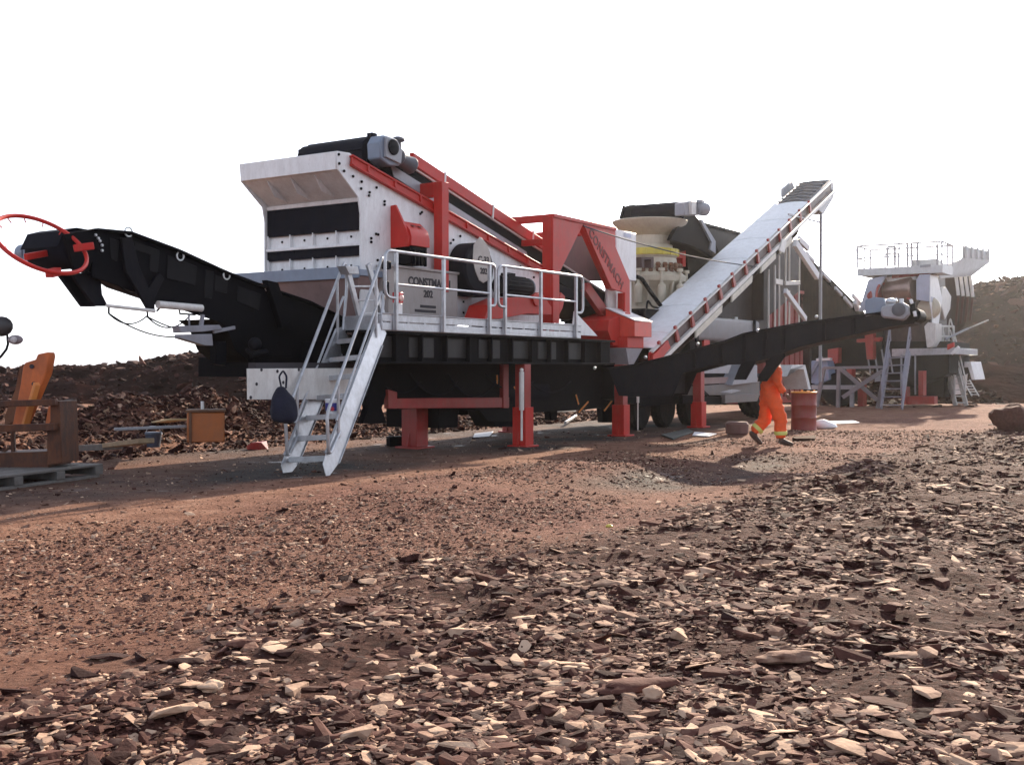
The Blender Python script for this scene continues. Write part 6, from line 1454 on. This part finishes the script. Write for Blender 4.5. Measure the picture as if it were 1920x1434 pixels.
# orange crate and scrap by the heap
p = Mg(386, 829); ob = thing('orange_box', 'orange metal box with a dark lid standing at the foot of the rubble heap', 'box', p, FW, rz=0.25)
TB = ROOTM[ob.name]
mb = MB(); mb.box(-0.27, 0.27, 0, 0.45, 0.0, 0.44); mb.v = [TB @ v for v in mb.v]; mb.build('box_body', mat('box_orange', (0.42, 0.12, 0.025), 0.55, dust=0.35), ob, FW, bev=0.015)
mb = MB(); mb.box(-0.29, 0.29, -0.02, 0.47, 0.442, 0.48); mb.v = [TB @ v for v in mb.v]; mb.build('lid', rust, ob, FW, bev=0.01)
mb = MB(); mb.box(-0.24, -0.2, -0.03, -0.001, 0.0, 0.44); mb.v = [TB @ v for v in mb.v]; mb.build('edge_strap', rust, ob, FW)
mb = MB(); mb.cyl((-0.05, .2, .48), (-0.05, .2, .60), 0.025); mb.v = [TB @ v for v in mb.v]; mb.build('filler_pipe', paper, ob, FW)
def plank(name, a, b, w_, h, m, label, cat, lift=0.02):
    A1, B1 = Mg(*a), Mg(*b); A1.z += lift; B1.z += lift; mb = MB(); mb.beam(FI @ A1, FI @ B1, w_, h); return solo(mb, name, m, label, cat, FI @ A1)
plank('white_pole', (215, 818), (350, 812), 0.045, 0.04, greyp, 'long pale pole lying across the scrap left of the orange box', 'pole', 0.10)
plank('timber_board', (205, 842), (275, 834), 0.22, 0.07, wood, 'brown timber board on the ground below the pale pole', 'board', 0.06)
plank('yellow_board', (280, 808), (332, 806), 0.30, 0.03, mat('tan_board', (0.50, 0.38, 0.2), 0.8), 'tan yellow board leaning on the scrap behind the pale pole', 'board', 0.16)
plank('stone_slab', (165, 846), (212, 844), 0.35, 0.10, greywood, 'dark grey slab beside the brown timber board', 'slab', 0.06)
p = Mg(288, 838); tb = thing('blue_tub', 'small faded blue tub standing left of the orange box', 'tub', p, FW)
mb = MB(); mb.lathe(p, [(0.10, 0), (0.13, 0.2), (0.14, 0.21), (0.13, 0.24)], (0, 0, 1), 20); mb.build('tub_body', blue, tb, FW, bev=0)
mb = MB(); mb.tube([p + Vector((-0.13, 0, 0.21)), p + Vector((-0.08, -0.02, 0.33)), p + Vector((0.08, -0.02, 0.33)), p + Vector((0.13, 0, 0.21))], 0.008, 6, bend=.05); mb.build('handle', steel, tb, FW, bev=0)
lone_stone('red_lump', 482, 842, 0.19, 'dull red pyramid shaped lump on the ground left of the stairs', 'lump', 0.4, 77, 0.3, 0.55, 1.1, m=dred, sub=0)
slab('flat_sheet', [(800, 806), (828, 800), (826, 790), (802, 794)], 0.10, mat('tan_sheet', (0.62, 0.42, 0.2), 0.7), 'tan box shaped sheet lying behind the wide dark red jack', 'sheet')
slab('timber_board', [(800, 796), (852, 790), (850, 786), (800, 790)], 0.05, wood, 'pale timber board lying behind the tan sheet under the plant', 'board')
p = Mg(745, 836); tbx = thing('tool_box', 'black tool box on the ground beside the wide dark red jack', 'box', p, FW, rz=0.5)
TB = ROOTM[tbx.name]; mb = MB(); mb.box(-0.18, 0.18, -0.1, 0.1, 0, 0.15); mb.v = [TB @ v for v in mb.v]; mb.build('box_body', black, tbx, FW, bev=0.01)
mb = MB(); mb.box(-0.18, 0.18, -0.1, 0.1, 0.152, 0.18); mb.tube([(-0.08, 0, .18), (-0.08, 0, .23), (.08, 0, .23), (.08, 0, .18)], 0.012, 6, bend=.02); mb.v = [TB @ v for v in mb.v]; mb.build('lid', charcoal, tbx, FW)
slab('flat_sheet', [(890, 814), (925, 810), (918, 820), (886, 822)], 0.01, blue, 'pale blue plastic sheet flat on the ground under the plant', 'sheet')
slab('flat_sheet', [(1302, 812), (1344, 815), (1330, 820), (1298, 818)], 0.02, paper, 'white sheet of board on the dark ground left of the small tyre', 'sheet')
slab('rubber_mat', [(1240, 818), (1290, 806), (1300, 812), (1262, 826)], 0.03, mat('dull_green_rubber', (0.03, 0.035, 0.03), 0.7), 'crumpled dark mat on the ground beside the red jack', 'mat')
slab('flat_sheet', [(1540, 792), (1600, 790), (1612, 794), (1548, 797)], 0.02, paper, 'long white sheet on the ground right of the oil drum', 'sheet')
p = Mg(1545, 803); mb = bag_mesh(); mb.v = [FI @ (Vector((v.x * 1.1, v.y * 1.0, v.z * 0.35)) + p + Vector((0, 0, 0.1))) for v in mb.v]
solo(mb, 'white_sack', paper, 'crumpled white sack lying at the foot of the oil drum', 'sack', FI @ p, bev=0, smooth=80)
slab('flat_sheet', [(1486, 823), (1530, 821), (1528, 826), (1490, 827)], 0.03, mat('brown_card', (0.07, 0.04, 0.03), 0.95, spec=0.03), 'flattened brown strip of card in front of the walking person', 'card', 0.02)
for i, (a, b, lab) in enumerate((((1020, 778), (1078, 776), 'grey pipe lying crosswise on rubble under the plant'), ((1060, 800), (1080, 786), 'short grey pipe leaning by the longer one under the plant'))):
    plank('pipe', a, b, 0.06, 0.06, greyp, lab, 'pipe', 0.10)
lone_stone('stone', 1500, 700 + 190, 0.036, 'pale flat stone at the near edge of the track by the stony bank', 'stone', 0.8, 91, 0.2, 0.2, 1.8)

# ------------------------------------------------------------------ air volume added to imitate sun glare

hz = bpy.data.materials.new('glare_haze'); hz.use_nodes = True
hn = hz.node_tree.nodes; hl = hz.node_tree.links
hn.remove(hn['Principled BSDF'])
pv = hn.new('ShaderNodeVolumePrincipled'); pv.inputs['Color'].default_value = (0.95, 0.93, 0.92, 1)
pv.inputs['Density'].default_value = 0.00024; pv.inputs['Anisotropy'].default_value = 0.84
hl.new(pv.outputs[0], hn['Material Output'].inputs['Volume'])
mb = MB(); mb.box(-1950, 1950, -1950, 1950, -3.0, 14.0)
ho = mb.build('glare_haze', hz, None, FW, bev=0)
ho['kind'] = 'stuff'; ho['label'] = 'thin pale veil added over the whole site to imitate sun glare'; ho['category'] = 'glare_haze'
